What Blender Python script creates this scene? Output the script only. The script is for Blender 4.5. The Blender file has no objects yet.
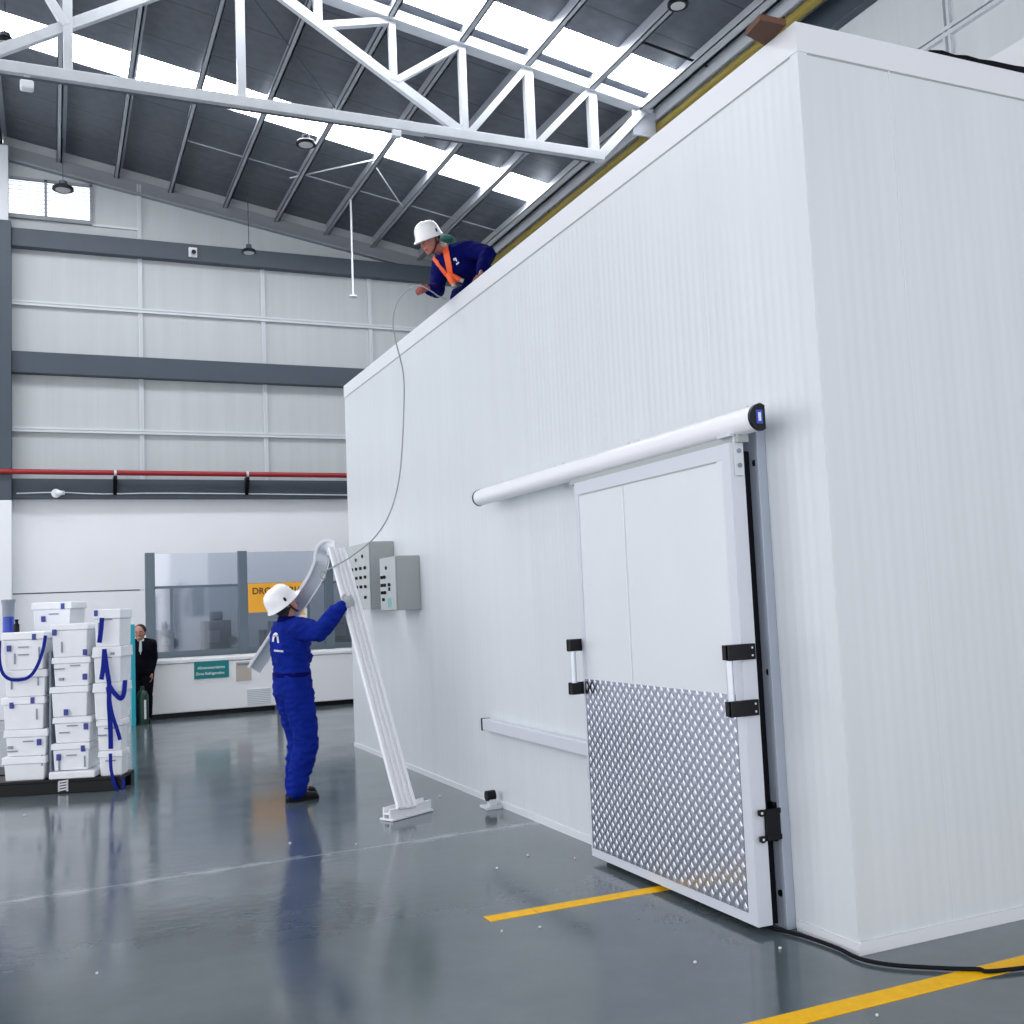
import bpy, bmesh, math, random
from mathutils import Vector, Matrix, noise
from mathutils.bvhtree import BVHTree
random.seed(7)
V = Vector
PI = math.pi
scn = bpy.context.scene
COL = scn.collection

# ------------------------------------------------------------------ camera
FPX = 1045.0
yc = V((53 - 512, 621 - 512, FPX)).normalized()
xc = V((2895 - 512, 498 - 512, FPX)).normalized()
xc = (xc - yc * xc.dot(yc)).normalized()
zc = xc.cross(yc)
if zc.y > 0: zc = -zc
CAM = V((0, 0, 1.58))
def ray(px, py):
    v = V((px - 512, py - 512, FPX)).normalized()
    return V((xc.dot(v), yc.dot(v), zc.dot(v)))
def P(px, py, ax, val):
    """survey helper: the point of the plane axis=val that the photo shows at (px,py)"""
    r = ray(px, py)
    return CAM + r * ((val - CAM[ax]) / r[ax])
ROOF_A, ROOF_B = -0.172, 9.735          # purlin underside: z = B + A*x
def PR(px, py, off=0.0):
    r = ray(px, py); n = V((-ROOF_A, 0, 1)); d = ROOF_B + off
    return CAM + r * ((d - n.dot(CAM)) / n.dot(r))
def roofz(x, off=0.0): return ROOF_B + ROOF_A * x + off

cd = bpy.data.cameras.new('camera'); cam = bpy.data.objects.new('camera', cd); COL.objects.link(cam)
cd.sensor_width = 36; cd.lens = FPX * 36 / 1024; cd.clip_end = 200
right = V((xc.x, yc.x, zc.x)); down = V((xc.y, yc.y, zc.y)); fwd = V((xc.z, yc.z, zc.z))
m = Matrix((( right.x, -down.x, -fwd.x, CAM.x), (right.y, -down.y, -fwd.y, CAM.y), (right.z, -down.z, -fwd.z, CAM.z), (0, 0, 0, 1)))
cam.matrix_world = m
scn.camera = cam

# ------------------------------------------------------------------ materials
def nmat(name, col, rough=0.5, metal=0.0, spec=0.5, bump=None, var=None, emit=None):
    M_ = bpy.data.materials.new(name); M_.use_nodes = True
    nt = M_.node_tree; b = nt.nodes['Principled BSDF']
    b.inputs['Base Color'].default_value = (*col, 1)
    b.inputs['Roughness'].default_value = rough
    b.inputs['Metallic'].default_value = metal
    b.inputs['Specular IOR Level'].default_value = spec
    tc = nt.nodes.new('ShaderNodeTexCoord')
    if var:                                   # (scale, amount): soft colour variation
        nz = nt.nodes.new('ShaderNodeTexNoise'); nz.inputs['Scale'].default_value = var[0]; nz.inputs['Detail'].default_value = 4
        nt.links.new(tc.outputs['Object'], nz.inputs['Vector'])
        r = nt.nodes.new('ShaderNodeValToRGB')
        r.color_ramp.elements[0].position = .3; r.color_ramp.elements[1].position = .7
        r.color_ramp.elements[0].color = (*[c * (1 - var[1]) for c in col], 1)
        r.color_ramp.elements[1].color = (*[min(1, c * (1 + var[1])) for c in col], 1)
        nt.links.new(nz.outputs['Fac'], r.inputs['Fac']); nt.links.new(r.outputs['Color'], b.inputs['Base Color'])
    if bump:                                  # (scale, strength)
        nz = nt.nodes.new('ShaderNodeTexNoise'); nz.inputs['Scale'].default_value = bump[0]; nz.inputs['Detail'].default_value = 3
        nt.links.new(tc.outputs['Object'], nz.inputs['Vector'])
        bp = nt.nodes.new('ShaderNodeBump'); bp.inputs['Strength'].default_value = bump[1]; bp.inputs['Distance'].default_value = .01
        nt.links.new(nz.outputs['Fac'], bp.inputs['Height']); nt.links.new(bp.outputs['Normal'], b.inputs['Normal'])
    if emit:
        b.inputs['Emission Color'].default_value = (*emit[0], 1); b.inputs['Emission Strength'].default_value = emit[1]
    return M_

def line_mask(nt, tc, axis, pitch, width, offset=0.0):
    """1 on thin lines every `pitch` metres along the axis"""
    s = nt.nodes.new('ShaderNodeSeparateXYZ'); nt.links.new(tc.outputs['Object'], s.inputs[0])
    a = nt.nodes.new('ShaderNodeMath'); a.operation = 'ADD'; a.inputs[1].default_value = 100 * pitch - offset
    nt.links.new(s.outputs[axis], a.inputs[0])
    mo = nt.nodes.new('ShaderNodeMath'); mo.operation = 'MODULO'; mo.inputs[1].default_value = pitch
    nt.links.new(a.outputs[0], mo.inputs[0])
    lt = nt.nodes.new('ShaderNodeMath'); lt.operation = 'LESS_THAN'; lt.inputs[1].default_value = width
    nt.links.new(mo.outputs[0], lt.inputs[0])
    return lt.outputs[0], mo.outputs[0], s

def panel_mat(name, col, axis, pitch, rough=.35, rib=.025, ribk=.25, line=.85, offset=0.0, lw=.008, stain=.05):
    """coated sheet panels: thin joints every `pitch`, fine vertical ribs, faint streaks"""
    M_ = bpy.data.materials.new(name); M_.use_nodes = True
    nt = M_.node_tree; b = nt.nodes['Principled BSDF']; b.inputs['Roughness'].default_value = rough
    tc = nt.nodes.new('ShaderNodeTexCoord')
    msk, mo, sep = line_mask(nt, tc, axis, pitch, lw, offset)
    mp = nt.nodes.new('ShaderNodeMapping'); mp.inputs['Scale'].default_value = (6, 6, .35) if axis != 2 else (1, 1, 1)
    nt.links.new(tc.outputs['Object'], mp.inputs[0])
    nz = nt.nodes.new('ShaderNodeTexNoise'); nz.inputs['Scale'].default_value = 1.2; nz.inputs['Detail'].default_value = 5
    nt.links.new(mp.outputs[0], nz.inputs['Vector'])
    r = nt.nodes.new('ShaderNodeValToRGB'); r.color_ramp.elements[0].position = .3; r.color_ramp.elements[1].position = .75
    r.color_ramp.elements[0].color = (*[c * (1 - stain) for c in col], 1); r.color_ramp.elements[1].color = (*col, 1)
    nt.links.new(nz.outputs['Fac'], r.inputs['Fac'])
    mx = nt.nodes.new('ShaderNodeMix'); mx.data_type = 'RGBA'
    nt.links.new(msk, mx.inputs['Factor']); nt.links.new(r.outputs['Color'], mx.inputs[6]); mx.inputs[7].default_value = (*[min(1, c * line) for c in col], 1)
    nt.links.new(mx.outputs[2], b.inputs['Base Color'])
    sn = nt.nodes.new('ShaderNodeMath'); sn.operation = 'MULTIPLY'; sn.inputs[1].default_value = 2 * PI / max(rib, 1e-3)
    nt.links.new(sep.outputs[axis], sn.inputs[0])
    si = nt.nodes.new('ShaderNodeMath'); si.operation = 'SINE'; nt.links.new(sn.outputs[0], si.inputs[0])
    sm = nt.nodes.new('ShaderNodeMath'); sm.operation = 'MULTIPLY'; sm.inputs[1].default_value = ribk; nt.links.new(si.outputs[0], sm.inputs[0])
    ad = nt.nodes.new('ShaderNodeMath'); ad.operation = 'SUBTRACT'; nt.links.new(sm.outputs[0], ad.inputs[0]); nt.links.new(msk, ad.inputs[1])
    bp = nt.nodes.new('ShaderNodeBump'); bp.inputs['Strength'].default_value = .5; bp.inputs['Distance'].default_value = .002
    nt.links.new(ad.outputs[0], bp.inputs['Height']); nt.links.new(bp.outputs['Normal'], b.inputs['Normal'])
    return M_

def floor_mat():
    M_ = bpy.data.materials.new('polished_concrete'); M_.use_nodes = True
    nt = M_.node_tree; b = nt.nodes['Principled BSDF']
    N = nt.nodes.new; L = nt.links.new
    tc = N('ShaderNodeTexCoord')
    n1 = N('ShaderNodeTexNoise'); n1.inputs['Scale'].default_value = .9; n1.inputs['Detail'].default_value = 7; n1.inputs['Roughness'].default_value = .65
    L(tc.outputs['Object'], n1.inputs['Vector'])
    r1 = N('ShaderNodeValToRGB'); r1.color_ramp.elements[0].position = .32; r1.color_ramp.elements[1].position = .72
    r1.color_ramp.elements[0].color = (.078, .102, .115, 1); r1.color_ramp.elements[1].color = (.118, .146, .162, 1)
    L(n1.outputs['Fac'], r1.inputs['Fac'])
    # pale scuffed saw joint across the hall
    s = N('ShaderNodeSeparateXYZ'); L(tc.outputs['Object'], s.inputs[0])
    n2 = N('ShaderNodeTexNoise'); n2.inputs['Scale'].default_value = 5; n2.inputs['Detail'].default_value = 6; L(tc.outputs['Object'], n2.inputs['Vector'])
    k = N('ShaderNodeMath'); k.operation = 'MULTIPLY'; k.inputs[1].default_value = -.045; L(s.outputs[0], k.inputs[0])
    yy = N('ShaderNodeMath'); yy.operation = 'ADD'; L(s.outputs[1], yy.inputs[0]); L(k.outputs[0], yy.inputs[1])
    yo = N('ShaderNodeMath'); yo.operation = 'SUBTRACT'; yo.inputs[1].default_value = 6.795; L(yy.outputs[0], yo.inputs[0])
    ya = N('ShaderNodeMath'); ya.operation = 'ABSOLUTE'; L(yo.outputs[0], ya.inputs[0])
    mr = N('ShaderNodeMapRange'); mr.inputs['From Min'].default_value = .01; mr.inputs['From Max'].default_value = .10; mr.inputs['To Min'].default_value = 1; mr.inputs['To Max'].default_value = 0
    L(ya.outputs[0], mr.inputs['Value'])
    r2 = N('ShaderNodeValToRGB'); r2.color_ramp.elements[0].position = .42; r2.color_ramp.elements[1].position = .62; L(n2.outputs['Fac'], r2.inputs['Fac'])
    mm = N('ShaderNodeMath'); mm.operation = 'MULTIPLY'; L(mr.outputs['Result'], mm.inputs[0]); L(r2.outputs['Color'], mm.inputs[1])
    ln = N('ShaderNodeMath'); ln.operation = 'LESS_THAN'; ln.inputs[1].default_value = .009; L(ya.outputs[0], ln.inputs[0])
    mk = N('ShaderNodeMath'); mk.operation = 'MAXIMUM'; L(mm.outputs[0], mk.inputs[0]); L(ln.outputs[0], mk.inputs[1])
    mk2 = N('ShaderNodeMath'); mk2.operation = 'MULTIPLY'; mk2.inputs[1].default_value = .55; L(mk.outputs[0], mk2.inputs[0])
    mx = N('ShaderNodeMix'); mx.data_type = 'RGBA'; L(mk2.outputs[0], mx.inputs['Factor']); L(r1.outputs['Color'], mx.inputs[6]); mx.inputs[7].default_value = (.40, .44, .46, 1)
    L(mx.outputs[2], b.inputs['Base Color'])
    n3 = N('ShaderNodeTexNoise'); n3.inputs['Scale'].default_value = 2.2; n3.inputs['Detail'].default_value = 5; L(tc.outputs['Object'], n3.inputs['Vector'])
    mr2 = N('ShaderNodeMapRange'); mr2.inputs['From Min'].default_value = .3; mr2.inputs['From Max'].default_value = .7; mr2.inputs['To Min'].default_value = .09; mr2.inputs['To Max'].default_value = .17
    L(n3.outputs['Fac'], mr2.inputs['Value']); L(mr2.outputs['Result'], b.inputs['Roughness'])
    b.inputs['Specular IOR Level'].default_value = .75
    n4 = N('ShaderNodeTexNoise'); n4.inputs['Scale'].default_value = 14; L(tc.outputs['Object'], n4.inputs['Vector'])
    bp = N('ShaderNodeBump'); bp.inputs['Strength'].default_value = .06; bp.inputs['Distance'].default_value = .01
    L(n4.outputs['Fac'], bp.inputs['Height']); L(bp.outputs['Normal'], b.inputs['Normal'])
    return M_

def glass_mat(name, tint, gloss=.12):
    M_ = bpy.data.materials.new(name); M_.use_nodes = True
    nt = M_.node_tree; nt.nodes.clear()
    o = nt.nodes.new('ShaderNodeOutputMaterial'); t = nt.nodes.new('ShaderNodeBsdfTransparent'); g = nt.nodes.new('ShaderNodeBsdfGlossy')
    t.inputs[0].default_value = (*tint, 1); g.inputs['Roughness'].default_value = .05
    f = nt.nodes.new('ShaderNodeFresnel'); f.inputs[0].default_value = 1.45
    ad = nt.nodes.new('ShaderNodeMath'); ad.operation = 'ADD'; ad.inputs[1].default_value = gloss; nt.links.new(f.outputs[0], ad.inputs[0])
    mx = nt.nodes.new('ShaderNodeMixShader'); nt.links.new(ad.outputs[0], mx.inputs[0]); nt.links.new(t.outputs[0], mx.inputs[1]); nt.links.new(g.outputs[0], mx.inputs[2])
    nt.links.new(mx.outputs[0], o.inputs[0])
    return M_

M = dict(
    floor=floor_mat(),
    room=panel_mat('cold_room_panel', (.66, .70, .735), 1, 1.16, rough=.3, offset=.85, line=.93, ribk=.5, rib=.065),
    room_end=panel_mat('cold_room_panel_end', (.66, .70, .735), 0, 1.16, rough=.3, offset=.548, line=1.03, ribk=.4, rib=.065),
    white=nmat('white_trim', (.70, .72, .76), .4),
    white_alu=nmat('white_powder_coat', (.60, .63, .70), .3),
    door=nmat('door_laminate', (.69, .72, .76), .25, var=(1.5, .02)),
    jamb=nmat('jamb_paint', (.36, .41, .49), .4),
    profile=nmat('profile_white', (.84, .85, .89), .3),
    alu=nmat('anodised_aluminium', (.62, .66, .73), .35, .55),
    plate=nmat('bright_aluminium_plate', (.46, .49, .57), .24, 1.0),
    lozenge=nmat('polished_lozenge', (.66, .68, .76), .35, .75),
    black=nmat('black_plastic', (.003, .003, .005), .4, spec=.25),
    rubber=nmat('black_rubber', (.005, .006, .010), .7, spec=.15),
    wallsheet=panel_mat('wall_sheet', (.50, .53, .55), 0, .73, rough=.5, rib=.5, ribk=.0, line=.9, stain=.08),
    wallsheet_side=panel_mat('wall_sheet_side', (.62, .66, .68), 1, .73, rough=.5, rib=.5, ribk=.0, line=.92, stain=.05),
    wallwhite=nmat('painted_masonry', (.81, .82, .86), .6, var=(1.2, .02)),
    beam=nmat('slate_blue_paint', (.050, .068, .092), .5, var=(3, .06)),
    rail=nmat('light_grey_rail', (.60, .63, .67), .4),
    steel=nmat('truss_white_paint', (.50, .53, .57), .45, var=(6, .05)),
    purlin=nmat('galvanised_purlin', (.42, .45, .50), .4, .3),
    rake=nmat('rake_channel', (.26, .28, .31), .5),
    red=nmat('fire_red_paint', (.30, .012, .018), .35),
    yellow=nmat('gas_yellow_paint', (.26, .20, .03), .4),
    tape=nmat('yellow_floor_tape', (1.0, .52, .0), .5, spec=.2, var=(20, .08)),
    brown=nmat('brown_cardboard', (.12, .055, .035), .8),
    skylight=nmat('translucent_sheet', (.9, .9, .9), .5, emit=((.96, .98, 1.0), 8.0)),
    louvre=nmat('daylight_glass', (.8, .85, .9), .4, emit=((.85, .93, 1.0), .7)),
    blue=nmat('royal_blue_cotton', (.004, .018, .23), .8, spec=.08, bump=(180, .25), var=(9, .18)),
    navy=nmat('navy_blue_cotton', (.002, .004, .085), .8, spec=.06, bump=(180, .25), var=(9, .2)),
    suit=nmat('black_wool', (.005, .005, .010), .8, spec=.08),
    shirt=nmat('white_shirt', (.7, .72, .78), .7),
    skin=nmat('skin', (.46, .20, .145), .5, var=(20, .06)),
    skin2=nmat('skin_dark', (.40, .15, .11), .5),
    hair=nmat('dark_hair', (.012, .009, .009), .6),
    eye=nmat('eye', (.02, .015, .015), .2),
    lips=nmat('lips', (.32, .08, .07), .5),
    helmet=nmat('white_helmet', (.92, .92, .94), .22),
    strap=nmat('dark_strap', (.012, .012, .02), .7),
    boot=nmat('black_leather', (.008, .008, .009), .5, spec=.25, bump=(60, .3)),
    glove=nmat('grey_glove', (.42, .44, .47), .8),
    redglove=nmat('red_brown_glove', (.33, .085, .07), .7),
    orange=nmat('orange_webbing', (.90, .13, .03), .6),
    greenpad=nmat('green_pad', (.03, .16, .12), .6),
    box=nmat('white_foam_plastic', (.87, .89, .93), .5, var=(8, .03)),
    boxgrey=nmat('grey_plastic', (.25, .29, .36), .5),
    sticker=nmat('blue_sticker', (.035, .05, .30), .5),
    ink=nmat('grey_print', (.30, .32, .40), .6),
    strapblue=nmat('blue_webbing', (.003, .014, .24), .6, spec=.15),
    cabinet=nmat('light_grey_enamel', (.36, .39, .39), .4),
    cabinetface=nmat('light_enamel_face', (.44, .47, .48), .4),
    freezer=nmat('freezer_white', (.88, .88, .91), .35),
    teal=nmat('teal_sign', (.0, .22, .23), .4),
    tealboard=nmat('teal_board', (.02, .38, .48), .4),
    teal2=nmat('pale_teal_label', (.16, .42, .40), .4),
    beige=nmat('beige_paper', (.52, .46, .42), .7),
    signyellow=nmat('amber_sign', (.90, .42, .03), .45),
    signink=nmat('dark_sign_ink', (.12, .05, .01), .5),
    paper=nmat('white_paper', (.75, .76, .72), .7),
    frame=nmat('grey_frame', (.13, .17, .21), .4, .2),
    glass=glass_mat('clear_glass', (.86, .89, .94)),
    glass2=glass_mat('grey_tinted_glass', (.60, .65, .72), .16),
    machine=nmat('machine_grey', (.22, .26, .31), .5),
    machine2=nmat('machine_pale', (.45, .50, .56), .5),
    green=nmat('dark_green_plastic', (.008, .045, .03), .4),
    wire=nmat('grey_cable', (.30, .32, .34), .5),
    bluebucket=nmat('blue_plastic', (.02, .06, .45), .4),
    lens=nmat('lamp_lens', (.5, .52, .55), .2),
)
# roof sheet: dark painted ribs running down the slope
def roof_mat():
    M_ = panel_mat('roof_sheet', (.12, .135, .165), 1, .98, rough=.42, rib=.33, ribk=1.2, line=.45, lw=.03, stain=.28)
    return M_
M['roof'] = roof_mat()

# ------------------------------------------------------------------ mesh helpers
class MB:
    def __init__(s): s.v = []; s.f = []; s.m = []
    def add(s, vs, fs, mi=0):
        o = len(s.v); s.v += [V(p) for p in vs]; s.f += [[i + o for i in f] for f in fs]; s.m += [mi] * len(fs); return s
    def hexa(s, c, mi=0):   # 8 corners, bottom 4 ccw then top 4
        return s.add(c, [[3, 2, 1, 0], [4, 5, 6, 7], [0, 1, 5, 4], [1, 2, 6, 5], [2, 3, 7, 6], [3, 0, 4, 7]], mi)
    def box(s, x0, x1, y0, y1, z0, z1, mi=0):
        if x0 > x1: x0, x1 = x1, x0
        if y0 > y1: y0, y1 = y1, y0
        if z0 > z1: z0, z1 = z1, z0
        return s.hexa([(x0, y0, z0), (x1, y0, z0), (x1, y1, z0), (x0, y1, z0), (x0, y0, z1), (x1, y0, z1), (x1, y1, z1), (x0, y1, z1)], mi)
    def obox(s, c, a, b, n, ha, hb, hn, mi=0):
        c = V(c); a = V(a).normalized() * ha; b = V(b).normalized() * hb; n = V(n).normalized() * hn
        return s.hexa([c - a - b - n, c + a - b - n, c + a + b - n, c - a + b - n, c - a - b + n, c + a - b + n, c + a + b + n, c - a + b + n], mi)
    def bar(s, p, q, w, h, up=(0, 0, 1), mi=0):
        p = V(p); q = V(q); d = (q - p); L = d.length; d.normalize(); up = V(up)
        a = d.cross(up); 
        if a.length < 1e-4: a = d.cross(V((1, 0, 0)))
        a.normalize(); b = a.cross(d)
        return s.obox((p + q) / 2, d, a, b, L / 2, w / 2, h / 2, mi)
    def rings(s, rs, cap=True, closed=True, mi=0):
        n = len(rs[0]); vs = [p for r in rs for p in r]; fs = []
        for i in range(len(rs) - 1):
            for j in range(n if closed else n - 1):
                k = (j + 1) % n
                fs.append([i * n + j, i * n + k, (i + 1) * n + k, (i + 1) * n + j])
        if cap:
            fs.append([j for j in range(n)][::-1]); fs.append([(len(rs) - 1) * n + j for j in range(n)])
        return s.add(vs, fs, mi)
    def tube(s, pts, r, seg=10, cap=True, mi=0):
        pts = [V(p) for p in pts]; rr = r if isinstance(r, (list, tuple)) else [r] * len(pts); rs = []
        prev = None
        for i, p in enumerate(pts):
            t = (pts[min(i + 1, len(pts) - 1)] - pts[max(i - 1, 0)]).normalized()
            if prev is None:
                a = t.cross(V((0, 0, 1)))
                if a.length < .05: a = t.cross(V((1, 0, 0)))
            else: a = prev - t * prev.dot(t)
            a.normalize(); prev = a; b = t.cross(a)
            rs.append([p + (a * math.cos(2 * PI * j / seg) + b * math.sin(2 * PI * j / seg)) * rr[i] for j in range(seg)])
        return s.rings(rs, cap, True, mi)
    def ell(s, c, ax, ay, az, nu=16, nv=10, mi=0):
        """ellipsoid with three axis vectors"""
        c = V(c); ax = V(ax); ay = V(ay); az = V(az); rs = []
        for i in range(nv + 1):
            t = -PI / 2 + PI * (i if 0 < i < nv else (i + (.02 if i == 0 else -.02))) / nv
            rs.append([c + (ax * math.cos(2 * PI * j / nu) + ay * math.sin(2 * PI * j / nu)) * math.cos(t) + az * math.sin(t) for j in range(nu)])
        return s.rings(rs, True, True, mi)
    def sph(s, c, r, nu=14, nv=8, mi=0): return s.ell(c, (r, 0, 0), (0, r, 0), (0, 0, r), nu, nv, mi)
    def cap(s, p, q, r0, r1):
        s.tube([p, q], [r0, r1], 14); s.sph(p, r0); s.sph(q, r1); return s
    def loft(s, rows, seg=20, mi=0):
        """rows of (centre, half-width vector, half-depth vector)"""
        rs = [[V(c) + V(a) * math.cos(2 * PI * j / seg) + V(b) * math.sin(2 * PI * j / seg) for j in range(seg)] for c, a, b in rows]
        return s.rings(rs, True, True, mi)
    def disc(s, c, n, r, h, seg=20, mi=0):
        n = V(n).normalized(); return s.tube([V(c), V(c) + n * h], r, seg, True, mi)
    def prism(s, poly, d, mi=0):
        d = V(d); n = len(poly); vs = [V(p) for p in poly] + [V(p) + d for p in poly]
        fs = [list(range(n))[::-1], [n + i for i in range(n)]] + [[i, (i + 1) % n, n + (i + 1) % n, n + i] for i in range(n)]
        return s.add(vs, fs, mi)
    def strip(s, pts, wdir, w, th, ndir=None, mi=0):
        """flat ribbon along pts; wdir width direction(s)"""
        pts = [V(p) for p in pts]; rs = []
        for i, p in enumerate(pts):
            t = (pts[min(i + 1, len(pts) - 1)] - pts[max(i - 1, 0)]).normalized()
            a = V(wdir[i] if isinstance(wdir, list) else wdir); a = (a - t * a.dot(t)).normalized() * w / 2
            b = t.cross(a).normalized() * th / 2
            rs.append([p - a - b, p + a - b, p + a + b, p - a + b])
        return s.rings(rs, True, True, mi)

def wm(o):
    mtx = Matrix.Identity(4)
    while o is not None:
        mtx = Matrix.LocRotScale(o.location, o.rotation_euler, o.scale) @ mtx; o = o.parent
    return mtx
def obj(name, mb, mats, parent=None, smooth=False, bev=0, flip=True, auto=True, bseg=2):
    """link the collected shapes (world coordinates) as ONE mesh object under parent"""
    me = bpy.data.meshes.new(name)
    me.from_pydata([tuple(p) for p in mb.v], [], mb.f)
    if not isinstance(mats, (list, tuple)): mats = [mats]
    for mm in mats: me.materials.append(mm)
    for p, mi in zip(me.polygons, mb.m): p.material_index = mi
    if flip:
        b = bmesh.new(); b.from_mesh(me); bmesh.ops.recalc_face_normals(b, faces=b.faces); b.to_mesh(me); b.free()
    if parent is not None: me.transform(wm(parent).inverted())
    if smooth:
        for p in me.polygons: p.use_smooth = True
        me.set_sharp_from_angle(angle=math.radians(40))
    o = bpy.data.objects.new(name, me); COL.objects.link(o)
    if parent is not None: o.parent = parent
    if bev:
        md = o.modifiers.new('bevel', 'BEVEL'); md.width = bev; md.segments = bseg; md.limit_method = 'ANGLE'
    return o
def tag(o, label=None, cat=None, group=None, kind=None):
    if label: o['label'] = label
    if cat: o['category'] = cat
    if group: o['group'] = group
    if kind: o['kind'] = kind
    return o
def thing(name, label, cat, loc, group=None, rz=0):
    o = bpy.data.objects.new(name, None); COL.objects.link(o); o.empty_display_size = .1
    o.location = loc; o.rotation_euler = (0, 0, rz)
    return tag(o, label, cat, group)
def struct(name, mb, mat, label=None, **k):
    o = obj(name, mb, mat, **k); o['kind'] = 'structure'
    if label: o['label'] = label
    return o
def text(name, s, size, loc, xdir, updir, mat, parent, depth=.0015, align='LEFT', label=None):
    cu = bpy.data.curves.new(name, 'FONT'); cu.body = s; cu.size = size; cu.extrude = depth; cu.align_x = align; cu.offset = size * .022
    to = bpy.data.objects.new(name + '_tmp', cu); COL.objects.link(to)
    bpy.context.view_layer.update()
    me = bpy.data.meshes.new_from_object(to.evaluated_get(bpy.context.evaluated_depsgraph_get()))
    bpy.data.objects.remove(to); bpy.data.curves.remove(cu)
    x = V(xdir).normalized(); y = V(updir).normalized(); z = x.cross(y)
    mt = Matrix(((x.x, y.x, z.x, loc[0]), (x.y, y.y, z.y, loc[1]), (x.z, y.z, z.z, loc[2]), (0, 0, 0, 1)))
    me.transform(mt)
    if parent is not None: me.transform(wm(parent).inverted())
    me.materials.clear(); me.materials.append(mat)
    o = bpy.data.objects.new(name, me); COL.objects.link(o); o.parent = parent
    if label: o['label'] = label
    return o
def remesh(mb, vox, smooth_it=4, disp=None):
    """fuse closed shapes into one continuous skin; returns (verts, faces)"""
    me = bpy.data.meshes.new('tmp'); me.from_pydata([tuple(p) for p in mb.v], [], mb.f)
    b = bmesh.new(); b.from_mesh(me); bmesh.ops.recalc_face_normals(b, faces=b.faces); b.to_mesh(me); b.free()
    o = bpy.data.objects.new('tmp', me); COL.objects.link(o)
    r = o.modifiers.new('r', 'REMESH'); r.mode = 'VOXEL'; r.voxel_size = vox
    if smooth_it:
        sm = o.modifiers.new('s', 'SMOOTH'); sm.factor = .5; sm.iterations = smooth_it
    bpy.context.view_layer.update()
    e = bpy.data.meshes.new_from_object(o.evaluated_get(bpy.context.evaluated_depsgraph_get()))
    if disp:
        vs = [v.co.copy() + v.normal * disp(v.co, v.normal) for v in e.vertices]
    else: vs = [v.co.copy() for v in e.vertices]
    out = MB(); out.add(vs, [list(p.vertices) for p in e.polygons])
    bpy.data.objects.remove(o); bpy.data.meshes.remove(me); bpy.data.meshes.remove(e)
    return out
def smooth_path(pts, n=8):
    pts = [V(p) for p in pts]; out = []
    for i in range(len(pts) - 1):
        p0 = pts[max(i - 1, 0)]; p1 = pts[i]; p2 = pts[i + 1]; p3 = pts[min(i + 2, len(pts) - 1)]
        for k in range(n):
            t = k / n
            out.append(.5 * ((2 * p1) + (p2 - p0) * t + (2 * p0 - 5 * p1 + 4 * p2 - p3) * t * t + (3 * p1 - p0 - 3 * p2 + p3) * t ** 3))
    out.append(pts[-1]); return out

# ------------------------------------------------------------------ the hall
XL, XR, YB, YF = -9.0, 8.3, -4.0, 19.5
struct('floor', MB().box(XL, XR + .2, YB, YF + .2, -.2, 0), M['floor'])
# far wall: white masonry below, sheet panels above, following the roof slope
b = MB(); b.box(XL, XR, YF, YF + .2, 0, 2.05); b.box(XL, XR, YF + .012, YF + .2, 2.05, 2.07); struct('trim_0', MB().box(-.62, 1.4, YF - .004, YF + .014, 2.05, 2.068), M['beam']); b.box(XL, XR, YF, YF + .2, 2.07, 3.72)
struct('wall_back', b, M['wallwhite'])
WX0, WX1, WZ0, WZ1 = -.75, .68, 8.60, 9.31
b = MB()
def slab(x0, x1, z0, ztop=None):
    za = roofz(x0, .19) if ztop is None else ztop; zb = roofz(x1, .19) if ztop is None else ztop
    b.hexa([(x0, YF + .02, z0), (x1, YF + .02, z0), (x1, YF + .2, z0), (x0, YF + .2, z0), (x0, YF + .02, za), (x1, YF + .02, zb), (x1, YF + .2, zb), (x0, YF + .2, za)])
RIDGE = -6.0
b.box(XL, WX0, YF + .02, YF + .2, 3.72, 9.9); slab(WX0, WX1, 3.72, WZ0); slab(WX0, WX1, WZ1); slab(WX1, XR, 3.72)
struct('wall_back', b, M['wallsheet'])
# right-hand wall
b = MB(); b.box(XR, XR + .2, YB, YF, 0, roofz(XR, .18)); struct('wall_right', b, M['wallsheet_side'])
struct('wall_light_blocker', MB().box(XL, XR, YB - .2, YB, 6.8, 9.6), M['wallsheet'])  # unseen upper wall behind the camera, added to cut daylight from the rear
# roof sheet with two bands of translucent sheets
SK = [(11.35, 12.02), (15.35, 16.15)]
OFF = .17
def roofslab(mb, x0, x1, y0, y1, off=OFF, th=.05):
    z0, z1 = roofz(x0, off), roofz(x1, off)
    mb.hexa([(x0, y0, z0), (x1, y0, z1), (x1, y1, z1), (x0, y1, z0), (x0, y0, z0 + th), (x1, y0, z1 + th), (x1, y1, z1 + th), (x0, y1, z0 + th)])
b = MB()
for y0, y1 in ((YB, SK[0][0]), (SK[0][1], SK[1][0]), (SK[1][1], YF + .2)): roofslab(b, RIDGE, XR + .2, y0, y1)
for y0, y1 in SK: roofslab(b, 7.72, XR + .2, y0, y1)
zr = roofz(RIDGE, OFF)
b.hexa([(XL, YB, zr - .5), (RIDGE, YB, zr), (RIDGE, YF + .2, zr), (XL, YF + .2, zr - .5), (XL, YB, zr - .45), (RIDGE, YB, zr + .05), (RIDGE, YF + .2, zr + .05), (XL, YF + .2, zr - .45)])
struct('ceiling', b, M['roof'])
for i, (y0, y1) in enumerate(SK):
    b = MB(); roofslab(b, RIDGE, 7.72, y0, y1, OFF + .01, .03)
    o = struct('window_%d' % (i + 1), b, M['skylight'])
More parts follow.
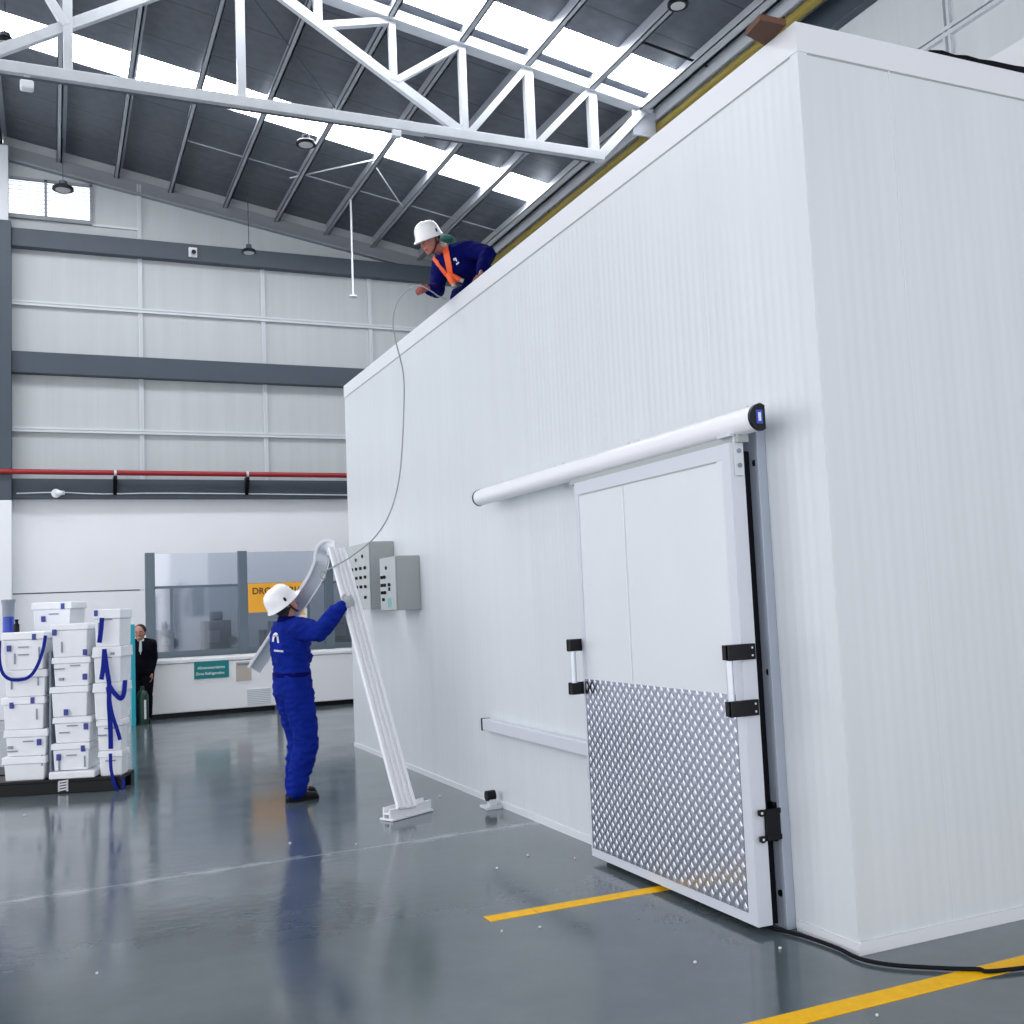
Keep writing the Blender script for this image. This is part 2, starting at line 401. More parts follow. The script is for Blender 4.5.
# louvred window high in the far wall
b = MB()
for x in (WX0, -.1, WX1 - .04): b.box(x, x + .045, YF - .03, YF + .03, WZ0, WZ1)
b.box(WX0, WX1, YF - .03, YF + .03, WZ1 - .04, WZ1); b.box(WX0, WX1, YF - .05, YF + .03, WZ0 - .03, WZ0 + .03)
w = struct('window_3', b, M['rake'])
obj('window_pane', MB().box(WX0, WX1, YF + .08, YF + .1, WZ0, WZ1), M['louvre'], w)
b = MB()
for k in range(9):
    z = WZ0 + .05 + k * .073; b.hexa([(WX0, YF, z), (WX1, YF, z), (WX1, YF + .05, z + .015), (WX0, YF + .05, z + .015), (WX0, YF, z + .009), (WX1, YF, z + .009), (WX1, YF + .05, z + .024), (WX0, YF + .05, z + .024)])
obj('louvre_blades', b, M['rake'], w)

# painted ring beams, rails and mullions of the far wall
def trim(n, mb, mat, **k): return struct('trim_%d' % n, mb, mat, **k)
tn = 1
for z0, z1, d in ((8.03, 8.35, .16), (5.82, 6.19, .16), (3.66, 4.0, .16)):
    trim(tn, MB().box(-.62, XR, YF - d, YF + .02, z0, z1), M['beam'], bev=.008); tn += 1
for z in (7.03, 4.82):
    b = MB(); b.box(-.62, XR, YF - .05, YF + .02, z, z + .035); b.box(-.62, XR, YF - .03, YF + .02, z + .035, z + .05); b.box(-.62, XR, YF - .05, YF + .02, z + .05, z + .085)
    trim(tn, b, M['rail']); tn += 1
for x, zt in ((1.47, 9.42), (3.66, 8.03), (5.74, 8.03)):
    b = MB(); b.box(x - .035, x - .01, YF - .025, YF + .02, 4.0, zt); b.box(x + .01, x + .035, YF - .025, YF + .02, 4.0, zt); b.box(x - .01, x + .01, YF - .01, YF + .02, 4.0, zt)
    trim(tn, b, M['rail']); tn += 1
b = MB(); b.box(WX1, 1.44, YF - .02, YF + .02, 8.56, 8.60); trim(tn, b, M['rail']); tn += 1
# sloping rake channel where wall meets roof
b = MB()
za, zb = roofz(-.8), roofz(XR)
b.hexa([(-.8, YF - .02, za - .24), (XR, YF - .02, zb - .24), (XR, YF + .02, zb - .24), (-.8, YF + .02, za - .24), (-.8, YF - .02, za - .0), (XR, YF - .02, zb - .0), (XR, YF + .02, zb - .0), (-.8, YF + .02, za - .0)])
b.hexa([(-.8, YF - .10, za - .28), (XR, YF - .10, zb - .28), (XR, YF + .02, zb - .28), (-.8, YF + .02, za - .28), (-.8, YF - .10, za - .24), (XR, YF - .10, zb - .24), (XR, YF + .02, zb - .24), (-.8, YF + .02, za - .24)])
trim(tn, b, M['rake']); tn += 1
# column left of the bay: slate paint above, white below
pil = trim(tn, MB().box(-1.15, -.62, YF - .28, YF, 3.62, 8.42), M['beam'], bev=.01); tn += 1
trim(tn, MB().box(-1.15, -.62, YF - .28, YF, 0, 3.62), M['wallwhite'], bev=.01); tn += 1
trim(tn, MB().box(-1.15, -.66, YF - .28, YF, 8.42, 9.75), M['rail'], bev=.01); tn += 1
# right wall: ring beam, rails, mullion, eaves channel
trim(tn, MB().box(XR - .12, XR, YB, YF, 7.95, 8.30), M['beam'], bev=.008); tn += 1
b = MB(); b.box(XR - .05, XR, YB, YF, 7.05, 7.09); b.box(XR - .05, XR, YB, YF, 7.11, 7.15); trim(tn, b, M['rail']); tn += 1
b = MB(); b.box(XR - .04, XR, 7.33, 7.36, 4, 7.95); b.box(XR - .04, XR, 7.40, 7.43, 4, 7.95); trim(tn, b, M['rail']); tn += 1
b = MB(); b.box(7.83, 7.97, YB, YF, 8.31, 8.43); b.box(7.83, 7.86, YB, YF, 8.26, 8.31); trim(tn, b, M['steel']); tn += 1

# purlins: Z-sections running the length of the hall
PX = [-.77, .175, 1.12, 2.05, 3.03, 3.98, 4.93, 5.86, 6.82, 7.70]
for i, x in enumerate(PX):
    z = roofz(x) - .06; b = MB(); w_ = .075 if i < 9 else .14
    b.box(x - .012, x + .012, YB, YF, z, z + OFF + .06); b.box(x - w_, x + .012, YB, YF, z, z + .014); b.box(x - w_, x - w_ + .012, YB, YF, z, z + .03); b.box(x, x + w_, YB, YF, z + OFF + .046, z + OFF + .06)
    lab = 'light galvanised roof purlin, %s' % ['far left one at the frame edge', 'second from the left, above the louvred window', 'third from the left, right of the louvred window', 'fourth from the left', 'fifth from the left, ending over the security camera', 'sixth from the left', 'seventh from the left, above the roof worker helmet', 'eighth from the left', 'last but one before the eaves', 'wide one at the eaves, nearest the yellow pipe'][i]
    o = obj('roof_purlin', b, M['purlin'] if i < 9 else M['steel']); tag(o, lab, 'roof beam', 'roof purlins')

# truss
TY = 12.13
tr = thing('roof_truss', 'white steel lattice roof truss spanning under the roof', 'truss', (2.08, TY, 7.6))
obj('bottom_chord', MB().box(-6.5, 6.95, TY - .06, TY + .06, 7.54, 7.67), M['steel'], tr, bev=.006)
def tcz(x): return 8.967 - .168 * (x - 3.977)
b = MB(); x0, x1 = -6.5, 7.75
b.hexa([(x0, TY - .1, tcz(x0)), (x1, TY - .1, tcz(x1)), (x1, TY + .1, tcz(x1)), (x0, TY + .1, tcz(x0)), (x0, TY - .1, tcz(x0) + .14), (x1, TY - .1, tcz(x1) + .14), (x1, TY + .1, tcz(x1) + .14), (x0, TY + .1, tcz(x0) + .14)])
obj('top_chord', b, M['steel'], tr, bev=.006)
NM = [0]
def member(n, p, q, w=.10):
    NM[0] += 1
    obj(n, MB().bar((p[0], TY, p[1]), (q[0], TY, q[1]), .074 + .0024 * NM[0], w, up=(0, 0, 1) if abs(p[0] - q[0]) > .05 else (1, 0, 0)), M['steel'], tr, bev=.005)
D2 = lambda x: 7.62 + (9.30 - 7.62) * (4.92 - x) / (4.92 - 2.10)
D1 = lambda x: 7.62 + (9.30 - 7.62) * (x + .78) / (2.06 + .78)
member('diagonal_web', (-.78, 7.62), (2.06, 9.32), .12); member('diagonal_web', (4.92, 7.62), (2.12, 9.32), .12)
member('vertical_web', (2.085, 7.62), (2.085, tcz(2.085)), .10)
member('vertical_web', (3.03, D2(3.03)), (3.03, tcz(3.03)), .10); member('vertical_web', (3.978, D2(3.978)), (3.978, tcz(3.978)), .085)
member('diagonal_web', (3.06, D2(3.06) + .02), (3.93, tcz(3.93)), .085); member('diagonal_web', (4.0, D2(4.0) + .02), (4.88, tcz(4.88)), .085)
member('vertical_web', (4.92, 7.62), (4.92, tcz(4.92)), .09); member('diagonal_web', (4.96, 7.62), (5.82, tcz(5.82)), .085)
member('vertical_web', (5.865, 7.62), (5.865, tcz(5.865)), .125); member('diagonal_web', (5.93, 7.62), (6.76, tcz(6.76)), .085)
member('vertical_web', (6.82, 7.62), (6.82, tcz(6.82)), .125); member('diagonal_web', (6.90, 7.60), (7.62, tcz(7.62)), .12)
member('vertical_web', (.185, 7.62), (.185, tcz(.185)), .10); member('vertical_web', (1.13, D1(1.13)), (1.13, tcz(1.13)), .09)
member('diagonal_web', (.17, D1(.17)), (-.72, tcz(-.72)), .085); member('diagonal_web', (1.12, D1(1.12)), (.23, tcz(.23)), .085)
member('vertical_web', (-.78, 7.62), (-.78, tcz(-.78)), .1); member('diagonal_web', (-.8, 7.62), (-3.6, tcz(-3.6)), .12)
obj('gusset_plate', MB().box(7.45, 7.82, TY - .02, TY + .02, 8.0, 8.36), M['alu'], tr)
# conduit under the bottom chord
ct = thing('cable_conduit', 'thin dark cable conduit slung under the truss bottom chord', 'conduit', (2, TY, 7.5))
obj('conduit_run', MB().tube([(-6, TY - .03, 7.505), (3.92, TY - .03, 7.505)], .014, 8).tube([(4.35, TY - .03, 7.50), (6.8, TY - .03, 7.50)], .012, 8), M['beam'], ct)
obj('junction_box', MB().box(3.92, 4.04, TY - .06, TY + .02, 7.45, 7.53), M['rail'], ct, bev=.006)
# column that carries the truss (behind the cold room)
o = obj('steel_column', MB().box(8.02, 8.18, TY - .12, TY + .12, 0, 8.24), M['beam'], bev=.01); tag(o, 'slate painted steel column behind the cold room under the truss end', 'column')

# sag rods and wind braces
b = MB()
for y in (17.35,):
    for i in range(3, len(PX) - 1):
        b.tube([(PX[i], y, roofz(PX[i]) + .03), (PX[i + 1], y, roofz(PX[i + 1]) + .03)], .011, 6)
o = obj('sag_rod', b, M['purlin']); tag(o, 'thin steel rod line tying the purlins near the far wall', 'rod')
def rod(name, p, q, r, mat, lab):
    o = obj(name, MB().tube([p, q], r, 7), mat); return tag(o, lab, 'brace')
rod('wind_brace', PR(290, 178), PR(373, 160), .012, M['rail'], 'pale thin brace rod rising to the right under the roof')
rod('wind_brace', PR(373, 163), PR(402, 206), .012, M['rail'], 'pale thin brace rod falling to the right toward the roof worker')
rod('wind_brace', PR(255, 0), PR(335, 108), .010, M['beam'], 'dark diagonal brace cable above the truss bottom chord')
rod('black_roof_batten', PR(640, 41), PR(707, 66), .018, M['black'], 'short black batten under the roof near the eaves')

# yellow gas pipe and red fire pipe
p_ = thing('yellow_pipe', 'long yellow gas pipe running under the eaves above cold room', 'pipe', (7.95, 8, 8.2))
obj('pipe', MB().tube([(7.92, YB, 8.19), (7.92, YF - .02, 8.19)], .062, 14), M['yellow'], p_, smooth=True)
for y in (6.2, 9.4, 12.6, 15.8): obj('pipe_clip', MB().bar((7.92, y, 8.24), (7.92, y, 8.36), .03, .03, up=(1, 0, 0)).tube([(7.92, y - .02, 8.19), (7.92, y + .02, 8.19)], .07, 14), M['yellow'], p_)
p_ = thing('red_pipe', 'long dark red fire pipe along the far wall on brackets', 'pipe', (3, YF - .35, 4.1))
obj('pipe', MB().tube([(-.9 - 2, YF - .32, 4.10), (XR - .02, YF - .32, 4.07)], .045, 12), M['red'], p_, smooth=True)
for x in (1.0, 3.25, 5.5):
    b = MB(); b.box(x - .03, x + .03, YF - .36, YF - .15, 3.98, 4.03); b.hexa([(x - .03, YF - .2, 3.72), (x + .03, YF - .2, 3.72), (x + .03, YF - .15, 3.72), (x - .03, YF - .15, 3.72), (x - .03, YF - .36, 3.98), (x + .03, YF - .36, 3.98), (x + .03, YF - .15, 3.98), (x - .03, YF - .15, 3.98)])
    o = obj('bracket', b, M['black'], p_)
    obj('clamp', MB().tube([(x - .02, YF - .32, 4.085), (x + .02, YF - .32, 4.085)], .053, 12), M['rail'], o)
w_ = obj('wall_cable', MB().tube(smooth_path([(-.55, YF - .175, 3.74), (.1, YF - .18, 3.76), (.8, YF - .18, 3.735), (2, YF - .18, 3.75), (5.2, YF - .18, 3.72)], 6), .011, 6), M['rail']); tag(w_, 'thin pale cable clipped along the lowest beam under the red pipe', 'cable')

# high bay lamps
def highbay(c, r, top, lab):
    t = thing('high_bay_lamp', lab, 'lamp', (c.x, c.y, c.z), 'high bay lamps')
    b = MB(); b.loft([(c + V((0, 0, z)), V((q, 0, 0)), V((0, q, 0))) for z, q in ((0, r), (.03, r * 1.02), (.055, r * .9), (.07, r * .45))], 24)
    obj('lamp_housing', b, M['black'], t, smooth=True)
    obj('lens', MB().loft([(c + V((0, 0, z)), V((q, 0, 0)), V((0, q, 0))) for z, q in ((-.006, r * .68), (.002, r * .72))], 24), M['lens'], t, smooth=True)
    obj('driver_box', MB().loft([(c + V((0, 0, z)), V((q, 0, 0)), V((0, q, 0))) for z, q in ((.07, r * .42), (.15, r * .38), (.165, r * .2))], 16), M['beam'], t, smooth=True)
    obj('hanging_wire', MB().tube([c + V((0, 0, .16)), V((c.x, c.y, top))], .008, 6), M['beam'], t)
def hb(px, py, Y, r, lab):
    c = P(px, py, 1, Y); highbay(c, r, roofz(c.x) + .02, lab)
hb(63, 190, 18.6, .17, 'round black high bay lamp hanging before the louvred window')
hb(306, 145, 15.5, .155, 'round black high bay lamp under the skylight band, left of the tie rods')
hb(249, 253, 18.7, .13, 'small dark high bay lamp on a long wire beside the security camera')
hb(5, 45, 13.6, .16, 'dark high bay lamp cut by the left frame edge at the skylight')
c = P(678, 6, 2, 8.32); highbay(c, .12, roofz(c.x) + .02, 'round black high bay lamp near the eaves at the top of the frame')
# pendant rod
a = P(351, 207, 1, 17.6); z_ = P(353, 296, 1, 17.6); a.z = roofz(a.x) + .01
t = thing('pendant_sensor', 'thin white pendant rod with a small disc left of roof worker', 'sensor', a)
obj('rod', MB().tube([a, z_], .018, 8), M['white'], t); obj('disc', MB().disc(z_ + V((0, 0, -.02)), (0, 0, 1), .07, .03), M['white'], t)
# security camera on beam, white floodlight on truss, round white device on low beam
c = P(193, 252, 1, YF - .2)
t = thing('security_camera', 'small white security camera with dark lens on the top beam', 'camera', c)
obj('mount', MB().box(c.x - .075, c.x + .075, c.y, YF - .15, c.z - .09, c.z + .09), M['white'], t, bev=.01)
obj('camera_body', MB().tube([c + V((0, .05, 0)), c + V((0, -.1, -.03))], .05, 14), M['white'], t, smooth=True)
obj('lens', MB().disc(c + V((0, -.10, -.03)), (0, -1, -.2), .04, .012), M['black'], t)
c = P(27, 84, 1, 12.2); c.z = 7.44
t = thing('floodlight', 'small white floodlight clamped under the truss at far left', 'lamp', c)
obj('lamp_housing', MB().box(c.x - .07, c.x + .07, 12.08, 12.2, c.z - .05, c.z + .05), M['white'], t, bev=.02); obj('clamp', MB().box(c.x - .03, c.x + .03, 12.1, 12.15, c.z + .05, 7.55), M['rail'], t)
c = P(56, 493, 1, YF - .26)
t = thing('alarm_device', 'small round white alarm device on the lowest beam', 'alarm', c)
obj('base', MB().tube([(c.x, YF - .15, c.z), (c.x, YF - .24, c.z)], .075, 16), M['white'], t, smooth=True); obj('horn', MB().tube([(c.x + .02, YF - .22, c.z), (c.x + .12, YF - .3, c.z)], [.05, .035], 12), M['white'], t, smooth=True)

# ------------------------------------------------------------------ cold room
CX0, CX1, CY0, CY1, CZ = 3.17, 7.6, 3.68, 11.93, 4.2
cr = thing('cold_room', 'large white insulated panel cold room filling the right of hall', 'cold room', (CX0, CY0, 0))
obj('side_wall', MB().box(CX0, CX0 + .1, CY0, CY1, 0, CZ - .02), M['room'], cr)
obj('end_wall', MB().box(CX0 + .1, CX1, CY0, CY0 + .1, 0, CZ - .02), M['room_end'], cr)
obj('end_wall', MB().box(CX0 + .1, CX1, CY1 - .1, CY1, 0, CZ - .02), M['room_end'], cr)
obj('side_wall', MB().box(CX1 - .1, CX1, CY0 + .1, CY1 - .1, 0, CZ - .02), M['room'], cr)
obj('roof_panel', MB().box(CX0 + .1, CX1 - .1, CY0 + .1, CY1 - .1, CZ - .12, CZ - .02), M['white'], cr)
e = .006
b = MB(); b.box(CX0 - e, CX0 + .12, CY0 - e, CY1 + e, CZ - .02, CZ); b.box(CX0 - e, CX0, CY0 - e, CY1 + e, CZ - .142, CZ - .02)
b.box(CX0, CX1, CY0 - e, CY0, CZ - .142, CZ - .02); b.box(CX0 + .12, CX1, CY0 - e, CY0 + .12, CZ - .02, CZ); b.box(CX0 + .12, CX1, CY1 - .12, CY1 + e, CZ - .02, CZ)
obj('top_flashing', b, M['white'], cr)
b = MB(); b.box(CX0 - .004, CX0, CY0 - .004, CY0 + .05, 0.06, CZ - .142); b.box(CX0, CX0 + .05, CY0 - .004, CY0, 0.06, CZ - .142)
obj('corner_profile', b, M['room_end'], cr)
b = MB(); b.box(CX0 - .012, CX0, CY0 - .012, 4.08, 0, .045); b.box(CX0 - .012, CX0, 4.31, CY1, 0, .045)
obj('base_profile', b, M['white'], cr); obj('base_profile', MB().box(CX0, CX1, CY0 - .012, CY0, 0, .055), M['white'], cr)
b = MB(); b.box(CX0 + .545, CX0 + .552, CY0 - .003, CY0, 2.95, CZ - .142); obj('joint_seal', b, M['white'], cr)
b = MB(); b.box(CX0 - .002, CX0, CY0, CY1, CZ - .150, CZ - .142); b.box(CX0, CX1, CY0 - .002, CY0, CZ - .150, CZ - .142); obj('joint_line', b, M['cabinet'], cr)

# door jamb with plugs
jb = obj('door_jamb', MB().box(3.125, CX0, 4.125, 4.34, 0, 2.36).box(3.118, CX0, 4.098, 4.124, 0, 2.40).box(3.125, CX0, 4.34, 5.75, 2.30, 2.36), M['jamb'], cr, bev=.004)
for px, py in ((755, 463), (769, 672), (781, 893)):
    hp_ = P(px, py, 0, 3.125); obj('hole_plug', MB().disc((3.125, hp_.y, hp_.z), (-1, 0, 0), .016, .006), M['black'], jb)

# sliding door
DX0, DX1, DY0, DY1, DZ0, DZ1 = 2.965, 3.045, 4.11, 5.74, .035, 2.29
dr = thing('sliding_door', 'white sliding cold room door with diamond plate lower half', 'door', (3.02, 4.9, 0))
obj('door_leaf', MB().box(DX0 + .004, DX1 - .001, DY0 + .006, DY1 - .004, DZ0 + .004, DZ1 - .006), M['door'], dr)
b = MB(); f_ = .045
b.box(DX0, DX1, DY0, DY0 + .018, DZ0, DZ1); b.box(DX0, DX1, DY1 - .01, DY1, DZ0, DZ1)
b.box(DX0, DX0 + .008, DY0 + .0182, DY0 + .07, DZ0, DZ1); b.box(DX0, DX0 + .008, DY1 - f_, DY1 - .0102, DZ0, DZ1)
b.box(DX0, DX0 + .008, DY0 + .0702, DY1 - f_ - .0002, DZ1 - .075, DZ1); b.box(DX0, DX0 + .008, DY0 + .0702, DY1 - f_ - .0002, DZ0, DZ0 + .05)
b.box(DX0 + .0082, DX1, DY0 + .0182, DY1 - .0102, DZ1 - .004, DZ1)
obj('door_frame', b, M['white_alu'], dr)
obj('panel_joint', MB().box(DX0 - .001, DX0 + .006, 5.145, 5.157, 1.1, DZ1 - .075).box(DX0 - .001, DX0 + .0058, DY0 + .12, DY1 - .06, DZ1 - .081, DZ1 - .074, 1), [M['white'], M['cabinet']], dr)
obj('gasket', MB().box(DX1, 3.122, DY0 + .062, DY1 - .03, DZ0 - .02, DZ1 - .03), M['rubber'], dr)
# diamond plate
PZ0, PZ1, PY0, PY1 = DZ0 + .05, 1.09, DY0 + .072, DY1 - .02
b = MB(); xb = DX0 - .002; b.box(xb, DX0 + .006, PY0, PY1, PZ0, PZ1)
pl = obj('diamond_plate', b, M['plate'], dr)
b = MB(); py, pz = .068, .0625
j = 0; z = PZ0 + .02
while z < PZ1 - .012:
    y = PY0 + .018 + (py / 2 if j % 2 else 0)
    while y < PY1 - .014:
        a_, c_, h_ = .0175, .0235, .0028
        o8 = [(xb, y - a_, z), (xb, y, z - c_), (xb, y + a_, z), (xb, y, z + c_), (xb - h_, y - a_ * .55, z), (xb - h_, y, z - c_ * .55), (xb - h_, y + a_ * .55, z), (xb - h_, y, z + c_ * .55)]
        b.add(o8, [[0, 1, 5, 4], [1, 2, 6, 5], [2, 3, 7, 6], [3, 0, 4, 7], [4, 5, 6, 7]])
        y += py
    z += pz / 2 * 1.0; j += 1
obj('raised_lozenges', b, M['lozenge'], pl)
# tread bars between lozenges
b = MB(); z = PZ0 + .02; j = 0
# handles
for y, s in ((DY0, -1), (DY1, 1)):
    b = MB(); b.tube([(2.897, y - s * .008, 1.05), (2.897, y - s * .008, 1.28)], .017, 12)
    h = obj('door_handle', b, M['alu'], dr, smooth=True)
    for zc_ in (1.035, 1.296):
        bb = MB(); bb.box(2.872, DX1 - .015, y + s * .002, y + s * .02, zc_ - .037, zc_ + .037); bb.box(2.872, 2.925, y - .028, y + .028, zc_ - .035, zc_ + .035)
        for zz in (-.018, .018): bb.disc((DX0 + .045, y + s * .02, zc_ + zz), (0, s, 0), .006, .004, 8, 1)
        k_ = obj('handle_bracket', bb, [M['black'], M['alu']], h, bev=.004)
# roller bracket at top corner
b = MB(); b.box(2.985, 3.035, DY0 - .012, DY0 + .0, 2.13, 2.33); b.box(2.96, 3.06, DY0 - .012, DY0 + .09, 2.32, 2.335)
rb = obj('roller_bracket', b, M['rail'], dr, bev=.002)
bb = MB()
for zz in (2.18, 2.25): obj('bolt', MB().disc((3.01, DY0 - .012, zz), (0, -1, 0), .012, .005, 10), M['machine'], rb)
# lower guide bracket, black
g = thing('guide_bracket', 'black door guide bracket on the jamb beside the door bottom', 'bracket', (3.08, 4.1, .5))
obj('base_plate', MB().box(3.105, 3.125, 4.13, 4.215, .40, .58), M['black'], g, bev=.004)
b = MB()
for zz in (.43, .55): b.box(2.995, 3.12, 4.094, 4.106, zz - .012, zz + .012); b.disc((3.005, 4.094, zz), (0, -1, 0), .017, .008, 12); b.disc((3.005, 4.086, zz), (0, -1, 0), .007, .003, 8, 1)
b.box(3.03, 3.11, 4.09, 4.106, .42, .56); b.box(3.075, 3.115, 4.10, 4.18, .43, .55)
obj('guide_arm', b, [M['black'], M['alu']], g, bev=.003)

# overhead track
tk = thing('door_track', 'long round white overhead door track above the sliding door', 'track', (3.0, 5.7, 2.39))
ty0, ty1, tz, tr_ = 3.95, 7.44, 2.385, .062
seg = 20
def dshape(y, dr_=0.0):
    return [V((3.028 - (.062 + dr_) * math.sin(PI * k / seg), y, tz - (tr_ + dr_) * math.cos(PI * k / seg))) for k in range(seg + 1)] + [V((3.045 + dr_, y, tz + tr_ * .9)), V((3.045 + dr_, y, tz - tr_ * .9))]
obj('track_cover', MB().rings([dshape(ty0), dshape(ty1)]), M['profile'], tk, smooth=True)
for y, s in ((ty0, -1), (ty1, 1)):
    cp = obj('end_cap', MB().rings([dshape(y + d, .003) for d in (0, s * .02)]), M['black'], tk, smooth=True)
    if s < 0: obj('emblem', MB().box(2.995, 3.03, y - .024, y - .0202, tz - .032, tz + .032).box(3.005, 3.02, y - .026, y - .024, tz - .02, tz + .02, 1), [M['bluebucket'], M['white']], cp)
obj('track_rail', MB().box(2.99, 3.05, ty0 + .12, 5.85, tz - .095, tz - .06), M['cabinet'], tk)
for y in (4.15, 5.3, 6.3, 7.2):
    b = MB(); b.box(3.045, CX0, y - .03, y + .03, tz + .01, tz + .05); b.box(CX0 - .012, CX0, y - .03, y + .03, tz + .03, tz + .11); b.disc((3.11, y, tz + .075), (0, 0, 1), .008, .02, 8)
    obj('wall_bracket', b, M['rail'], tk)
# lower wall rail
rl = thing('bumper_rail', 'short white guide rail fixed low on cold room left of door', 'rail', (3.1, 7, .6))
obj('rail', MB().box(3.10, CX0, 5.80, 7.78, .575, .665), M['white_alu'], rl, bev=.008); obj('end_cap', MB().box(3.098, CX0, 7.78, 7.80, .573, .667), M['black'], rl)
# floor roller guide
c = P(490, 808, 2, 0)
rg = thing('floor_roller', 'small floor roller guide with black wheel at cold room base', 'roller', (3.08, 7.6, 0))
obj('base_plate', MB().box(3.02, 3.15, 7.55, 7.70, 0, .02).box(3.06, 3.12, 7.59, 7.65, .02, .07), M['rail'], rg, bev=.003); obj('wheel', MB().disc((3.045, 7.62, .095), (1, 0, 0), .04, .07, 18), M['black'], rg, smooth=True)
b = MB().box(3.08, CX0, 5.90, 5.97, .44, .52); o = obj('door_stop', b, M['rubber'], bev=.005); tag(o, 'tiny black rubber stop on the wall just left of the door', 'stop')

# control cabinets
def cabinet(y0, y1, z0, z1, x0, knobs, lab, extra=False):
    t = thing('control_cabinet', lab, 'electrical cabinet', (3.17, (y0 + y1) / 2, z0))
    obj('enclosure', MB().box(x0 + .015, CX0, y0, y1, z0, z1), M['cabinet'], t, bev=.006)
    fp = obj('cabinet_door', MB().box(x0, x0 + .013, y0, y1, z0 + .004, z1 - .004), M['cabinetface'], t, bev=.004)
    for yy, zz, k in knobs:
        y = y1 + (y0 - y1) * yy; z = z1 + (z0 - z1) * zz
        if k == 'knob':
            b = MB(); b.disc((x0, y, z), (-1, 0, 0), .016, .012, 12); b.box(x0 - .022, x0 - .010, y - .005, y + .005, z - .015, z + .015)
            obj('switch_knob', b, M['black'], fp)
        else:
            obj('pilot_lamp', MB().disc((x0, y, z), (-1, 0, 0), .017, .012, 12), M['black'] if k == 'lamp' else M['green'], fp)
    if extra:
        b = MB().box(x0 - .002, x0, y0 + .14, y0 + .26, z0 + .03, z0 + .12); obj('label_plate', b, M['teal2'], fp)
k1 = [(.48, .24, 'lamp'), (.75, .2, 'lamp')]
for r_ in (.38, .52, .66):
    for q in (.32, .50, .68, .86): k1.append((q, r_, 'knob'))
k1.append((.85, .82, 'knob')); k1.append((.5, .83, 'lamp'))
cabinet(10.18, 11.10, 1.56, 2.24, 2.905, k1, 'larger grey control cabinet with rows of black switches, left one')
k2 = [(.45, .2, 'lamp')]
for r_ in (.37, .52, .66):
    for q in (.18, .36): k2.append((q, r_, 'knob'))
k2 += [(.65, .52, 'knob'), (.62, .6, 'lamp'), (.25, .79, 'knob')]
cabinet(9.38, 9.88, 1.54, 2.05, 2.925, k2, 'smaller grey control cabinet nearer the door, right one', True)

# odds and ends on the cold room roof
pts = [P(746, 34, 2, 4.21), P(760, 18.5, 2, 4.21), P(786, 24, 2, 4.21), P(766, 45, 2, 4.21)]
pts = [V((max(p.x, 2.9), p.y, 4.203)) for p in pts]
o = obj('cardboard_offcut', MB().prism(pts, (0, 0, .03)), M['brown']); tag(o, 'brown cardboard offcut sticking over the cold room top edge', 'cardboard')
b = MB(); rs = []
for k in range(10):
    x = 4.02 + k * .085; z = 4.215 + .012 * math.sin(k * 1.7) ** 2
    rs.append([V((x, 3.72, z)), V((x, 4.4, z)), V((x, 4.4, z + .012 + .005 * (k % 3))), V((x, 3.70, z + .014 + .0025 * k))])
b.rings(rs); o = obj('black_plastic_sheet', b, M['rubber']); tag(o, 'crumpled black plastic sheet lying on cold room roof edge at right', 'plastic sheet')
o = obj('white_panel_offcut', MB().box(4.92, 5.8, 3.86, 5.2, 4.181, 4.56), M['white'], bev=.01); tag(o, 'white panel offcut on the cold room roof at the right frame edge', 'panel')

# ------------------------------------------------------------------ floor markings, cable, crumbs
def tape(x0, x1, y, w, lab, cut=None):
    b = MB(); b.box(x0, x1, y - w / 2, y + w / 2, 0, .0025)
    if cut: b = MB(); b.box(x0, cut, y - w / 2, y + w / 2, 0, .0025); b.box(cut + .006, x1, y - w / 2 + .004, y + w / 2 + .004, 0, .0025)
    o = obj('floor_tape', b, M['tape']); tag(o, lab, 'floor marking', 'yellow floor tapes')
tape(1.98, 3.08, 5.01, .092, 'short yellow floor tape running under the sliding door', 2.24)
tape(1.2, 6.5, 3.275, .105, 'long yellow floor tape at the bottom right before the cold room')
pts = [V((3.05, 4.16, .012)), P(800, 935, 2, .012), P(835, 947, 2, .012), P(858, 958, 2, .012), P(885, 964, 2, .012), P(920, 967, 2, .012), P(975, 969, 2, .012), P(1030, 967, 2, .012), V((5.2, 2.9, .012))]
for q in pts[1:4]: q.x = min(q.x, 3.135)
o = obj('floor_cable', MB().tube(smooth_path(pts, 8), .009, 8), M['rubber'], smooth=True); tag(o, 'black cable lying on the floor around the cold room corner', 'cable')
for i, (px, py) in enumerate([(780, 948), (877, 1015), (84 / 3.41, 815), (97, 973), (290, 843), (497, 868), (356, 844), (528, 855), (575, 858), (540, 927), (502, 931), (422, 756), (695, 962), (440, 796)]):
    c = P(px, py, 2, .006); b = MB(); r_ = .006 + .008 * random.random()
    b.ell(c, (r_, r_ * .3, 0), (-.2 * r_, r_ * .8, 0), (0, 0, .006), 7, 4)
    o = obj('foam_crumb', b, M['white']); tag(o, 'tiny white foam crumb scattered on the grey floor', 'debris', 'foam crumbs on the floor')

